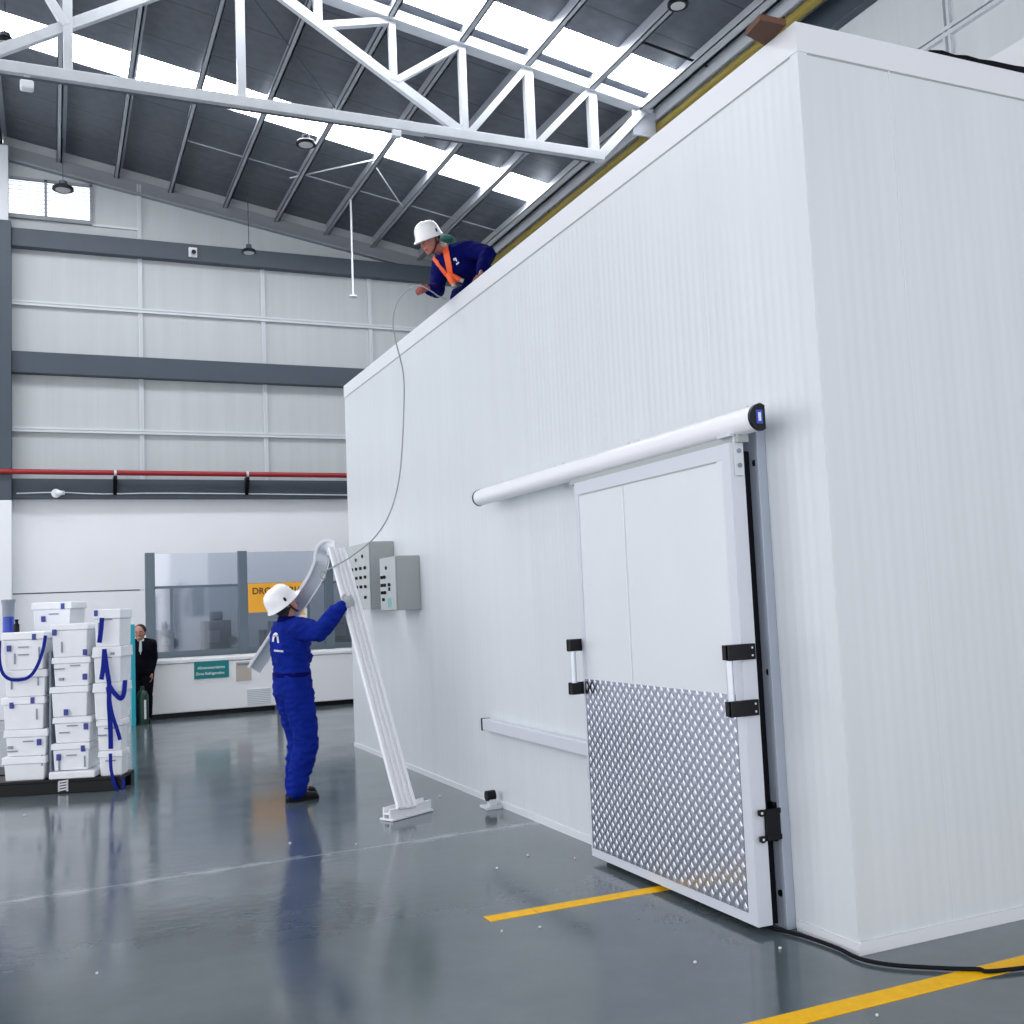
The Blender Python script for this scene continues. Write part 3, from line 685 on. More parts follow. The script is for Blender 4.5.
# ------------------------------------------------------------------ pallet with stacked boxes
A0 = V((-.452, 10.82, 0)); U = (V((.608, 10.449, 0)) - A0).normalized(); W = V((-U.y, U.x, 0)); Z = V((0, 0, 1))
def S(u, v, z): return A0 + U * u + W * v + Z * z
def ob(mb, u0, u1, v0, v1, z0, z1, mi=0):
    return mb.hexa([S(u0, v0, z0), S(u1, v0, z0), S(u1, v1, z0), S(u0, v1, z0), S(u0, v0, z1), S(u1, v0, z1), S(u1, v1, z1), S(u0, v1, z1)], mi)
pt = thing('pallet', 'black plastic pallet under the stacked white boxes', 'pallet', S(.4, .5, 0))
b = MB(); ob(b, -.35, 1.085, 0, .42, .10, .128); obj('deck', b, M['black'], pt, bev=.005)
b = MB()
for v0 in (0, .30): ob(b, -.35, 1.085, v0, v0 + .12, 0, .10)
obj('skid', b, M['black'], pt, bev=.004)
b = MB(); q = .515
for k in range(4):
    dz = .022 + k * .025
    b.add([S(q, -.003, dz), S(q + .09, -.003, dz + .012), S(q + .09, -.003, dz + .027), S(q, -.003, dz + .015)], [[0, 1, 2, 3]])
b.add([S(q, -.003, .018), S(q + .016, -.003, .02), S(q + .016, -.003, .12), S(q, -.003, .11)], [[0, 1, 2, 3]]); b.add([S(q + .075, -.003, .018), S(q + .092, -.003, .02), S(q + .092, -.003, .13), S(q + .075, -.003, .12)], [[0, 1, 2, 3]])
obj('emblem', b, M['white'], pt)

p2_ = thing('pallet', 'second black pallet behind, under the taller back stack of boxes', 'pallet', S(.1, .8, 0))
b = MB(); ob(b, -.5, .66, .53, 1.1, .10, .128); obj('deck', b, M['black'], p2_)
for v0 in (.53, .98):
    b = MB(); ob(b, -.5, .66, v0, v0 + .12, 0, .10); obj('skid', b, M['black'], p2_)

def crate(u0, u1, v0, v1, z0, z1, lab, marks=(), lidh=.07, tw=0.0, name='transport_box'):
    t = thing(name, lab, 'box', S((u0 + u1) / 2, (v0 + v1) / 2, z0), 'white insulated boxes on the pallet')
    du = (u1 - u0) * .045; zl = z1 - lidh
    sh = tw
    b = MB()
    b.hexa([S(u0 + du * 1.6, v0 + .02 + sh * 0, z0), S(u1 - du * 1.6, v0 + .02 + sh, z0), S(u1 - du * 1.6, v1 - .02, z0), S(u0 + du * 1.6, v1 - .02, z0),
            S(u0 + du, v0 + .012, zl), S(u1 - du, v0 + .012 + sh, zl), S(u1 - du, v1 - .012, zl), S(u0 + du, v1 - .012, zl)])
    body = obj('box_body', b, M['box'], t, bev=.01)
    b = MB(); b.hexa([S(u0, v0 - .004, zl), S(u1, v0 - .004 + sh, zl), S(u1, v1, zl), S(u0, v1, zl), S(u0 + .004, v0, z1 - .002), S(u1 - .004, v0 + sh, z1 - .002), S(u1 - .004, v1 - .004, z1 - .002), S(u0 + .004, v1 - .004, z1 - .002)])
    lid = obj('box_lid', b, M['box'], t, bev=.008)
    w_, h_ = u1 - u0, z1 - z0
    for (fu, fz, kind) in marks:
        u = u0 + w_ * fu; z = z0 + h_ * fz; vv = v0 + sh * fu
        inlid = z > zl; b = MB()
        if kind == 's': ob(b, u - .017, u + .017, vv - .009, vv + .014, z - .028, z + .028); nm, mt_ = 'sticker', M['sticker']
        elif kind == 'w': ob(b, u - .045, u + .045, vv - .0, vv + .016, z - .006, z + .006); nm, mt_ = 'printed_mark', M['ink']
        elif kind == 'b': ob(b, u - .02, u + .02, vv - .006, vv + .016, z - .012, z + .012); nm, mt_ = 'latch', M['ink']
        elif kind == 'v': ob(b, u - .005, u + .005, vv + .002, vv + .017, z - .05, z + .05); nm, mt_ = 'moulded_rib', M['ink']
        obj(nm, b, mt_, lid if inlid else body)
    return t
LH = [.128, .35, .593, .893, 1.14, 1.49]; MH = [.20, .45, .69, .97, 1.24, 1.55]; RH = [.128, .36, .645, .985, 1.32, 1.67]
ordn = ['bottom', 'second', 'third', 'fourth', 'top']
mkL = [[(.9, .8, 'v')], [(.8, .5, 's'), (.55, .55, 'w'), (.2, .2, 'w'), (.15, .35, 'b')], [(.25, .75, 's'), (.72, .88, 's'), (.8, .45, 'v')], [(.8, .6, 'v'), (.2, .5, 'v')], [(.18, .58, 's'), (.75, .86, 's'), (.5, .6, 'w'), (.5, .4, 'w'), (.3, .3, 'v'), (.85, .45, 'v')]]
mkM = [[(.2, .5, 's'), (.82, .78, 's'), (.52, .55, 'w'), (.2, .2, 'v'), (.85, .3, 'v')], [(.85, .6, 's'), (.5, .65, 'w'), (.3, .4, 'w')], [(.42, .15, 's'), (.2, .88, 'w')], [(.85, .3, 's'), (.25, .25, 'b'), (.6, .7, 'w'), (.2, .6, 'w')], [(.12, .75, 's'), (.9, .12, 's'), (.3, .3, 'v')]]
mkR = [[(.5, .6, 'w')], [(.5, .72, 'w'), (.2, .5, 'w')], [(.5, .8, 'w')], [(.5, .7, 'w'), (.7, .8, 'b')], [(.12, .9, 's'), (.5, .72, 'w'), (.2, .5, 'v')]]
for i in range(5):
    x_ = (.0, .012, -.01, .006, -.004)[i]
    crate(.0 + x_, .40 + x_, .03 + abs(x_), .42, LH[i], LH[i + 1], 'white lidded insulated box, %s of the left front stack' % ordn[i], mkL[i])
    crate(.44 + x_, .795 + x_, .03 + .01 * (i % 2), .42, MH[i], MH[i + 1], 'white lidded insulated box, %s of the middle front stack' % ordn[i], mkM[i], lidh=.06)
    wd = (.86, .845, .815, .815, .825)[i]; crate(wd, 1.085, .04, (.28, .28, .38, .42, .42)[i], RH[i], RH[i + 1], 'white lidded insulated box, %s of the right front stack' % ordn[i], mkR[i], lidh=(.06, .06, .09, .1, .09)[i])
o = thing('flat_lid', 'flat white lid laid under the middle stack of boxes', 'lid', S(.6, .3, .13))
b = MB(); ob(b, .43, .845, .0, .42, .129, .195); obj('lid_plate', b, M['box'], o, bev=.012)
# back row stacks (their tops show above the front row)
BH = [.128, .42, .72, 1.02, 1.26, 1.47, 1.765]
for i in range(6):
    crate(.08, .47, .54, 1.0, BH[i], BH[i + 1], 'white lidded insulated box, %s of the taller back stack' % ['bottom', 'second', 'third', 'fourth', 'fifth', 'topmost'][i], [(.3, .45, 's'), (.78, .85, 's'), (.55, .6, 'w')] if i == 5 else [])
b = MB(); ob(b, .405, .436, .2, .46, .9, 1.33); ob(b, .41, .43, .1, .3, .9, 1.1)
b = MB(); ob(b, .412, .428, .08, .40, .128, 1.30)
o = obj('grey_divider', b, M['boxgrey']); tag(o, 'grey plastic divider wedged between left and middle box stacks', 'divider')
c = S(.075, .2, 1.49); o = thing('black_bottle', 'small black bottle standing on the left stack of boxes', 'bottle', c)
obj('bottle_body', MB().loft([(c + Z * z, U * r, W * r) for z, r in ((0, .026), (.07, .026), (.085, .014), (.1, .014))], 14), M['black'], o, smooth=True)
obj('bottle_cap', MB().loft([(c + Z * z, U * r, W * r) for z, r in ((.1, .017), (.12, .017))], 12), M['rubber'], o, smooth=True)
c = S(-.02, .25, 1.49); o = thing('spray_bottle', 'blue bottle with grey lid on the left stack of boxes', 'bottle', c)
obj('bottle_body', MB().loft([(c + Z * z, U * r, W * r) for z, r in ((0, .05), (.14, .05), (.15, .047))], 16), M['bluebucket'], o, smooth=True)
obj('bottle_cap', MB().loft([(c + Z * z, U * r, W * r) for z, r in ((.15, .052), (.27, .055), (.29, .062), (.31, .062))], 16), M['boxgrey'], o, smooth=True)
# loose straps
def strap(pts, lab, w=.042):
    b = MB(); sp = smooth_path([S(*p) for p in pts], 7)
    wd = []
    for i, p in enumerate(sp):
        t = (sp[min(i + 1, len(sp) - 1)] - sp[max(i - 1, 0)]).normalized(); n = W if abs(t.dot(W)) < .8 else U
        wd.append(t.cross(n))
    b.strip(sp, wd, w, .004); o = obj('blue_strap', b, M['strapblue'], smooth=True); tag(o, lab, 'strap', 'blue lashing straps')
strap([(.0, .0, 1.42), (.005, -.02, 1.25), (.04, -.03, 1.12), (.12, -.035, 1.06), (.25, -.035, 1.065), (.33, -.035, 1.14), (.39, -.02, 1.3), (.415, -.012, 1.45)], 'blue strap sagging in a loop over the left stack', .03)
strap([(.925, -.01, 1.59), (.92, -.014, 1.5), (.90, -.012, 1.36)], 'short blue strap on the top box of the right stack')
strap([(.945, -.01, 1.30), (.935, -.012, 1.15), (.915, -.012, 1.02)], 'left leg of the forked blue strap on the right stack')
strap([(.945, -.016, 1.30), (.965, -.014, 1.12), (.985, -.014, .98), (.985, -.02, .8), (.985, .0, .66), (.99, .0, .5), (.99, .0, .38)], 'long blue strap hanging down the face of the right stack')
strap([(.985, -.02, .97), (1.03, -.03, .90), (1.09, -.03, .84), (1.115, -.01, .88), (1.112, .05, 1.0)], 'blue strap curling round the right edge of the stack')
strap([(.975, -.024, .95), (1.01, -.03, .72), (1.06, -.03, .55), (1.08, -.02, .46)], 'twisted blue strap end falling beside the right stack', .034)
strap([(.99, -.012, .34), (1.0, -.03, .2), (1.03, -.04, .07), (1.06, -.03, .008)], 'blue strap hanging over the pallet edge at the right', .03)
strap([(1.09, -.02, .12), (1.115, -.03, .07), (1.10, -.04, .012)], 'small blue strap loop at the pallet corner', .02)

# ------------------------------------------------------------------ freezers and glazed screen
def freezer(x0, x1, lab):
    y0, y1 = 17.16, 17.82
    t = thing('chest_freezer', lab, 'freezer', ((x0 + x1) / 2, 17.5, 0), 'chest freezers')
    obj('freezer_body', MB().box(x0, x1, y0, y1, .075, .83), M['freezer'], t, bev=.015)
    obj('plinth', MB().box(x0 + .03, x1 - .03, y0 + .04, y1 - .04, 0, .075), M['black'], t)
    obj('freezer_lid', MB().box(x0 - .01, x1 + .01, y0 - .012, y1, .835, .90), M['freezer'], t, bev=.015)
    return t
fz = freezer(1.335, 3.30, 'long white chest freezer with the teal sign, left one')
s_ = obj('teal_sign', MB().box(2.02, 2.55, 17.148, 17.16, .575, .845), M['teal'], fz)
text('sign_text', 'Almacenamiento', .062, (2.07, 17.147, .725), (1, 0, 0), (0, 0, 1), M['white'], s_); text('sign_text', 'Zona Refrigerados', .058, (2.045, 17.147, .635), (1, 0, 0), (0, 0, 1), M['white'], s_)
s_ = obj('paper_notice', MB().box(2.66, 2.90, 17.152, 17.16, .50, .80), M['beige'], fz); obj('notice_heading', MB().box(2.68, 2.88, 17.150, 17.152, .745, .78), M['machine'], s_)
b = MB()
for k in range(9): b.box(2.83, 3.20, 17.150, 17.16, .12 + k * .028, .128 + k * .028)
b.box(2.82, 3.21, 17.156, 17.16, .105, .37, 1); obj('vent_grille', b, [M['machine2'], M['freezer']], fz)
freezer(3.40, 5.35, 'white chest freezer running behind the cold room, right one')
o = obj('loose_papers', MB().obox((1.75, 17.4, .905), (1, .1, 0), (0, 1, 0), (0, 0, 1), .11, .1, .004).obox((2.9, 17.45, .906), (1, -.2, 0), (0, 1, 0), (0, 0, 1), .1, .1, .005), M['paper']); 
tag(o, 'white papers lying on the left freezer lid', 'papers')

sc_ = thing('glazed_screen', 'grey framed glass screen standing behind the chest freezers', 'glass partition', (3.3, 18, 0))
for x in (1.45, 2.93, 4.40, 5.9):
    obj('post', MB().box(x - .075, x + .075, 17.95, 18.05, 0, 2.62), M['frame'], sc_, bev=.006)
b = MB(); b.box(1.52, 5.9, 17.98, 18.02, 2.03, 2.07); obj('rail', b, M['frame'], sc_)
b = MB(); b.box(1.52, 5.9, 17.97, 18.03, .90, 1.0); obj('rail', b, M['frame'], sc_)
for x in (1.78, 4.03): obj('mullion', MB().box(x - .022, x + .022, 17.98, 18.02, 1.0, 2.03), M['frame'], sc_)
for i, (x0, x1) in enumerate(((1.525, 2.855), (3.005, 4.325), (4.475, 5.83))):
    obj('upper_pane', MB().box(x0, x1, 17.996, 18.004, 2.07, 2.60), M['glass'], sc_)
    obj('lower_pane', MB().box(x0, x1, 17.996, 18.004, 1.0, 2.03), M['glass2'], sc_)
    obj('infill_panel', MB().box(x0, x1, 17.99, 18.01, 0.02, .90), M['freezer'], sc_)
# signs on the glass
sg = thing('amber_sign', 'amber yellow sign with dark lettering on the glass screen', 'sign', (3.47, 17.96, 1.57))
obj('sign_board', MB().box(3.01, 3.95, 17.945, 17.96, 1.575, 2.065), M['signyellow'], sg, bev=.003)
text('sign_lettering', 'DROGUERIA', .15, (3.075, 17.943, 1.885), (1, 0, 0), (0, 0, 1), M['signink'], sg)
ws = thing('warning_sign', 'small white warning sign with yellow triangle on the glass', 'sign', (3.9, 17.96, 1.4))
obj('sign_board', MB().box(3.76, 4.0, 17.945, 17.955, 1.38, 1.62), M['paper'], ws); obj('yellow_triangle', MB().prism([(3.84, 17.945, 1.5), (3.98, 17.945, 1.5), (3.91, 17.945, 1.615)], (0, -.003, 0)), M['signyellow'], ws)
# equipment behind the glass
def machine(x0, x1, z1, lab, k):
    t = thing('packing_machine', lab, 'machine', ((x0 + x1) / 2, 18.7, 0))
    obj('machine_base', MB().box(x0, x1, 18.4, 19.0, 0, .98), M['machine'], t, bev=.01)
    obj('machine_body', MB().box(x0 + .05, x1 - .12, 18.45, 18.95, .98, z1 - .15).box(x0 + .2, x1 - .25, 18.5, 18.9, z1 - .15, z1), M['machine'], t, bev=.02)
    obj('control_panel', MB().box(x0 + .1, x0 + .3, 18.43, 18.45, 1.1, 1.3), M['machine2'], t)
    obj('roller', MB().tube([(x1 - .1, 18.45, 1.12), (x1 - .1, 18.95, 1.12)], .08, 14), M['machine2'], t, smooth=True)
machine(1.56, 1.95, 1.5, 'grey machine behind the glass at its left end', 0)
machine(2.30, 2.92, 1.62, 'larger grey machine with roller behind the glass', 1)
machine(3.3, 4.0, 1.42, 'low grey machine behind the glass under the amber sign', 2)
machine(4.5, 5.1, 1.45, 'grey machine behind the right glass pane', 3)

# teal board and green canister near the suited man
tb = obj('teal_board', MB().obox((1.075, 16.55, .74), (1, .08, 0), (0, 1, 0), (0, 0, 1), .03, .12, .74), M['tealboard'], bev=.004); tag(tb, 'tall narrow teal board standing beside the stacked boxes', 'board')
gc = thing('green_canister', 'dark green canister with white label stripe by suited person', 'canister', (1.2, 16.55, 0))
obj('canister_body', MB().loft([((1.21, 16.6, z), (.085 * k, 0, 0), (0, .08 * k, 0)) for z, k in ((0, .95), (.02, 1), (.42, 1), (.48, .7), (.5, .35), (.56, .3))], 18), M['green'], gc, smooth=True)
obj('label_stripe', MB().box(1.225, 1.255, 16.512, 16.53, .08, .36), M['white'], gc)

# ------------------------------------------------------------------ people
def hand(mb, wrist, d, n, side, curl=.6, s=1.0):
    """palm + five fingers; d = pointing dir, n = palm normal (fingers curl toward n), side = vector to the thumb side"""
    wrist = V(wrist); d = V(d).normalized(); n = V(n); n = (n - d * n.dot(d)).normalized(); side = V(side); side = (side - d * side.dot(d) - n * side.dot(n)).normalized()
    mb.loft([(wrist + d * t * s, side * w * s, n * h * s) for t, w, h in ((-.01, .026, .018), (.02, .032, .018), (.055, .041, .016), (.09, .042, .014))], 14)
    for k, (off, ln) in enumerate(((.031, .072), (.010, .080), (-.011, .074), (-.031, .058))):
        p = wrist + d * .085 * s + side * off * s; a = 0
        for seg, l in enumerate((.42, .33, .25)):
            a += curl * (.9, 1.1, .8)[seg]
            q = p + (d * math.cos(a) + n * math.sin(a)) * ln * l * s
            mb.cap(p, q, (.0095, .0088, .008)[seg] * s, (.0088, .008, .0072)[seg] * s); p = q
    p = wrist + d * .025 * s + side * .026 * s; q = p + (d * .6 + side * .7 + n * .3).normalized() * .042 * s; r = q + (d * .8 + side * .1 + n * .6).normalized() * .034 * s
    mb.cap(p, q, .0125 * s, .0105 * s); mb.cap(q, r, .0105 * s, .0085 * s)
def head_mesh(mb, c, f, u, s=1.0):
    c = V(c); f = V(f).normalized(); u = V(u); u = (u - f * u.dot(f)).normalized(); r = f.cross(u)
    mb.ell(c + u * .03 * s - f * .012 * s, f * .098 * s, r * .077 * s, u * .09 * s, 20, 12)
    mb.loft([(c + u * z * s + f * o * s, r * w * s, f * d * s) for z, o, w, d in ((.04, .0, .072, .086), (.0, .006, .069, .080), (-.04, .014, .062, .070), (-.075, .026, .048, .056), (-.1, .04, .028, .036), (-.108, .044, .016, .022))], 20)
    mb.loft([(c + u * z * s + f * o * s, r * w * s, f * d * s) for z, o, w, d in ((.03, .084, .006, .008), (.0, .096, .009, .012), (-.018, .103, .015, .014), (-.027, .096, .012, .010))], 10)   # nose
    mb.ell(c + f * .078 * s + u * .036 * s, f * .014 * s, r * .05 * s, u * .009 * s, 12, 6)     # brow
    for sg in (-1, 1):
        mb.ell(c + r * sg * .076 * s - u * .005 * s - f * .008 * s, f * .018 * s, r * .009 * s, u * .03 * s, 10, 6)
        mb.ell(c + r * sg * .038 * s + f * .066 * s - u * .018 * s, f * .016 * s, r * .02 * s, u * .018 * s, 10, 6)
    mb.ell(c + f * .084 * s - u * .05 * s, f * .014 * s, r * .024 * s, u * .007 * s, 10, 5); mb.ell(c + f * .082 * s - u * .062 * s, f * .013 * s, r * .02 * s, u * .007 * s, 10, 5)
def face_bits(parent, c, f, u, s=1.0, smile=False):
    c = V(c); f = V(f).normalized(); u = V(u); u = (u - f * u.dot(f)).normalized(); r = f.cross(u)
    for sg in (-1, 1):
        e_ = obj('eye', MB().ell(c + r * sg * .031 * s + f * .080 * s + u * .012 * s, f * .008 * s, r * .013 * s, u * .007 * s, 10, 6), M['white'], parent, smooth=True)
        obj('iris', MB().ell(c + r * sg * .031 * s + f * .087 * s + u * .012 * s, f * .003 * s, r * .005 * s, u * .005 * s, 8, 5), M['eye'], e_, smooth=True)
        obj('eyebrow', MB().ell(c + r * sg * .032 * s + f * .088 * s + u * .034 * s, f * .005 * s, r * .018 * s, u * .004 * s, 10, 5), M['hair'], parent, smooth=True)
    obj('lips', MB().ell(c + f * .095 * s - u * .056 * s, f * .004 * s, r * .022 * s, u * .006 * s, 10, 5), M['white'] if smile else M['lips'], parent, smooth=True)
def helmet(parent, c, f, u, s=1.0):
    c = V(c); f = V(f).normalized(); u = V(u); u = (u - f * u.dot(f)).normalized(); r = f.cross(u)
    c = c + u * .045 * s - f * .01 * s; n = 32; rs = []
    prof = [(1.0, -.012), (1.0, .0), (.995, .02), (.96, .05), (.88, .08), (.74, .105), (.52, .122), (.28, .130), (.05, .132)]
    def ring(k, z, br=0):
        out = []
        for j in range(n):
            a = 2 * PI * j / n; ff = math.cos(a); front = max(0, ff)
            R_ = f * (.133 + br * (1 + 2.2 * front ** 2)) * ff + r * (.108 + br) * math.sin(a)
            ridge = .006 * math.exp(-(math.sin(a) / .25) ** 2) * (1 if .2 < k < .97 else 0)
            out.append(c + R_ * k * s + u * (z - (br * .5 if br else 0) + ridge) * s)
        return out
    b = MB(); b.rings([ring(.94, -.016), ring(1.0, -.026, .014), ring(1.0, -.018, .018), ring(1.0, -.006, .006)] + [ring(k, z) for k, z in prof[2:]])
    h = obj('safety_helmet', b, M['helmet'], parent, smooth=True)
    # inner headband and chin strap
    obj('headband', MB().rings([ring(.80, -.03), ring(.86, -.03), ring(.88, .0), ring(.80, .0)], cap=False), M['strap'], h)
    b = MB()
    for sg in (-1, 1):
        b.strip(smooth_path([c + r * sg * .088 * s + u * .0 * s + f * .01 * s, c + r * sg * .086 * s - u * .05 * s + f * .015 * s, c + r * sg * .070 * s - u * .105 * s + f * .03 * s, c + r * sg * .035 * s - u * .148 * s + f * .06 * s, c - u * .158 * s + f * .07 * s], 5), f, .016 * s, .004 * s)
        b.strip(smooth_path([c + r * sg * .085 * s + u * .0 * s - f * .075 * s, c + r * sg * .086 * s - u * .045 * s - f * .035 * s, c + r * sg * .082 * s - u * .075 * s + f * .018 * s], 4), u, .014 * s, .004 * s)
    obj('chin_strap', b, M['strap'], h)
    b = MB()
    for sg in (-1, 1): b.box(0, 0, 0, 0, 0, 0) if False else b.ell(c + r * sg * .112 * s + u * .02 * s - f * .0 * s, f * .012 * s, r * .006 * s, u * .02 * s, 8, 5)
    obj('accessory_slot', b, M['strap'], h)
    return h
def shoe(parent, ankle, d, s=1.0, mat='boot'):
    a = V(ankle); d = V(d); d.z = 0; d.normalize(); sd = d.cross(Z); z0 = 0 if a.z < 1 else None
    base = V((a.x, a.y, a.z - .085 * s))
    b = MB(); b.loft([(base + d * t * s + Z * h * s, sd * w * s, Z * hh * s) for t, h, w, hh in ((-.075, .045, .022, .03), (-.06, .048, .036, .04), (0, .055, .042, .047), (.06, .046, .042, .04), (.12, .036, .047, .031), (.17, .032, .043, .027), (.2, .028, .025, .018))], 16)
    b.loft([(base + Z * z * s + d * o * s, sd * w * s, d * l * s) for z, o, w, l in ((.05, -.01, .042, .052), (.12, -.012, .046, .052), (.15, -.012, .048, .055))], 16)
    bt = obj('boot', remesh(b, .008, 3), M[mat], parent, smooth=True)
    b = MB(); prof = [(-.085, .02), (-.075, .034), (0, .042), (.06, .042), (.12, .05), (.17, .046), (.2, .03), (.208, .012)]
    poly = [base + d * t * s + sd * w * s for t, w in prof] + [base + d * t * s - sd * w * s for t, w in prof[::-1]]
    b.prism([p + Z * .0015 for p in poly], Z * .022 * s); obj('sole', b, M['rubber'], bt, bev=.003)

def figure(J, R_, F_, fat=0.0, full=True, s=1.0):
    """shapes of torso, arms and legs. J: world joints"""
    b = MB(); k = fat
    pel, ch, nk = V(J['pelvis']), V(J['chest']), V(J['neck'])
    hr = (V(J['hipR']) - V(J['hipL'])).normalized(); sr = (V(J['shR']) - V(J['shL'])).normalized()
    up1 = (ch - pel).normalized(); up2 = (nk - ch).normalized()
    def dep(r, u): return u.cross(r).normalized() * -1
    hw = (V(J['shR']) - V(J['shL'])).length / 2
    rows = [(pel - up1 * .11 * s, hr * (.12 * s + k), dep(hr, up1) * (.085 * s + k)), (pel - up1 * .05 * s, hr * (.165 * s + k), dep(hr, up1) * (.112 * s + k)), (pel + up1 * .03 * s, hr * (.165 * s + k), dep(hr, up1) * (.115 * s + k)),
            (pel.lerp(ch, .5), (hr + sr).normalized() * (.145 * s + k * .9), dep((hr + sr).normalized(), up1) * (.105 * s + k * .9)),
            (ch, sr * (.165 * s + k), dep(sr, up2) * (.125 * s + k)), (ch.lerp(nk, .45), sr * (.165 * s + k), dep(sr, up2) * (.115 * s + k)), (ch.lerp(nk, .72), sr * (.14 * s + k), dep(sr, up2) * (.09 * s + k)), (ch.lerp(nk, .93), sr * (.075 * s + k), dep(sr, up2) * (.065 * s + k * .8))]
    b.loft(rows, 24)
    for c in 'RL':
        sh, el, wr = V(J['sh' + c]), V(J['el' + c]), V(J['wr' + c])
        b.cap(sh, el, .058 * s + k, .045 * s + k * .9)
        if full: b.cap(el, wr, .043 * s, .029 * s)
        else: b.cap(el, el.lerp(wr, .93), .044 * s + k * .8, .034 * s + k * .6)
        b.cap(ch.lerp(nk, .6), sh, .075 * s + k * .7, .058 * s + k)
        hp, kn, an = V(J['hip' + c]), V(J['kn' + c]), V(J['an' + c])
        b.cap(hp, kn, .09 * s + k, .062 * s + k)
        if full: b.cap(kn, an, .056 * s, .036 * s)
        else:
            mid = kn.lerp(an, .4); b.cap(kn, mid, .062 * s + k, .064 * s + k * .9); b.cap(mid, kn.lerp(an, .98), .064 * s + k * .9, .056 * s + k * .7)
    return b
def folds(amp, sc, seed, J=None):
    def f(p, n):
        q = V((p.x * sc, p.y * sc, p.z * sc * 1.7)) + V((seed, 0, 0))
        a = noise.noise(q); b_ = noise.noise(q * 2.3)
        return amp * (1 - 2 * abs(a)) + amp * .55 * b_
    return f
def hit(px, py, bvh, off=.004):
    d = ray(px, py); loc, nrm, idx, dist = bvh.ray_cast(CAM, d)
    return (loc + nrm * off, nrm) if loc else (None, None)
def bvh_of(mb): return BVHTree.FromPolygons([tuple(p) for p in mb.v], mb.f)
def decal(name, polys, bvh, mat, parent, off=.004, th=.002):
    """thin cloth patches laid on the garment"""
    b = MB()
    for poly in polys:
        ps = []
        for q in poly:
            l, n = hit(q[0], q[1], bvh, off)
            if l: ps.append(l)
        if len(ps) >= 3:
            b.add(ps, [list(range(len(ps)))])
    return obj(name, b, mat, parent, flip=False)

# --- worker standing with the white profile
F1 = V((.975, .22, 0)).normalized(); R1 = V((F1.y, -F1.x, 0))
B1 = V((1.872, 9.0, 0))
def w1(f, r, z): return B1 + F1 * f + R1 * r + Z * z
J1 = dict(pelvis=w1(-.01, 0, .93), chest=w1(-.015, 0, 1.27), neck=w1(-.045, 0, 1.505), shR=w1(-.01, .185, 1.425), shL=w1(-.0, -.185, 1.42),
          elR=P(320, 631.5, 1, 8.66), wrR=P(341, 606, 1, 8.50), elL=V((2.03, 9.30, 1.17)), wrL=V((1.90, 9.42, 1.36)),
          hipR=w1(0, .09, .88), hipL=w1(0, -.09, .88), knR=w1(.065, .10, .47), knL=w1(.09, -.09, .47), anR=w1(-.055, .11, .085), anL=w1(.045, -.12, .085))
wk = thing('person', 'person in royal blue coverall and white helmet holding a tall white profile', 'person', (1.9, 9.0, 0))
hf = (F1 * .80 + Z * .60).normalized(); hu = (Z * .80 - F1 * .60).normalized(); hc1 = w1(-.062, 0, 1.630)
b = figure(J1, R1, F1, 0, True); head_mesh(b, hc1, hf, hu); b.cap(J1['neck'] - Z * .03, hc1 - hu * .04 - hf * .01, .056, .055)
hand(b, J1['wrR'], V((.9, .12, .42)), V((.05, 1, 0)), V((-.4, 0, 1)), .55)
hand(b, J1['wrL'], V((-.2, .3, 1)), V((-.3, 1, 0)), V((1, .3, 0)), .6)
for c in 'RL': b.cap(J1['an' + c], J1['an' + c] + F1 * .1 - Z * .04, .035, .03)
body = obj('body', remesh(b, .0075, 2), M['skin'], wk, smooth=True)
face_bits(body, hc1, hf, hu)
b = MB(); b.ell(hc1 + hu * .02 - hf * .025, hf * .088, hf.cross(hu) * .083, hu * .098, 18, 10); b.ell(hc1 - hu * .05 - hf * .05, hf * .05, hf.cross(hu) * .065, hu * .05, 14, 8)
obj('hair', remesh(b, .008, 2), M['hair'], wk, smooth=True)
helmet(wk, hc1, hf, hu, 1.04)
cb = figure(J1, R1, F1, .035, False)
cov = remesh(cb, .0105, 2, folds(.013, 10, 3.1)); bv1 = bvh_of(cov)
cv = obj('coverall', cov, M['blue'], wk, smooth=True)
# collar, belt seam
b = MB(); nk = J1['neck']
b.loft([(nk + Z * z - F1 * .0, R1 * w, F1 * d) for z, w, d in ((-.03, .085, .085), (.0, .078, .08), (.03, .072, .075), (.03, .062, .065), (-.02, .062, .065))], 22); obj('collar', b, M['navy'], cv, smooth=True)
b = MB(); pw = J1['pelvis'].lerp(J1['chest'], .33)
b.loft([(pw + Z * z, R1 * .197, F1 * .155) for z in (-.018, .018)], 28); obj('belt', b, M['navy'], cv, smooth=True)
for c in 'RL':
    b = MB(); hand(b, J1['wr' + c], V((.9, .12, .42)) if c == 'R' else V((-.2, .3, 1)), V((.05, 1, 0)) if c == 'R' else V((-.3, 1, 0)), V((-.4, 0, 1)) if c == 'R' else V((1, .3, 0)), .55 if c == 'R' else .6, 1.08)
    d = (J1['wr' + c] - J1['el' + c]).normalized(); b.cap(J1['wr' + c] - d * .05, J1['wr' + c], .036, .032)
    obj('glove', remesh(b, .005, 1), M['glove'], wk, smooth=True)
    shoe(wk, J1['an' + c], F1 if c == 'R' else F1 + R1 * -.15)
arc = []
for k in range(9):
    a0 = PI * (.95 - k / 9 * .95); a1 = PI * (.95 - (k + 1) / 9 * .95)
    cx, cy = 275.8, 643
    arc.append([(cx + 3.6 * math.cos(a0), cy - 10.5 * math.sin(a0)), (cx + 3.6 * math.cos(a1), cy - 10.5 * math.sin(a1)), (cx + 1.7 * math.cos(a1), cy - 7 * math.sin(a1)), (cx + 1.7 * math.cos(a0), cy - 7 * math.sin(a0))])
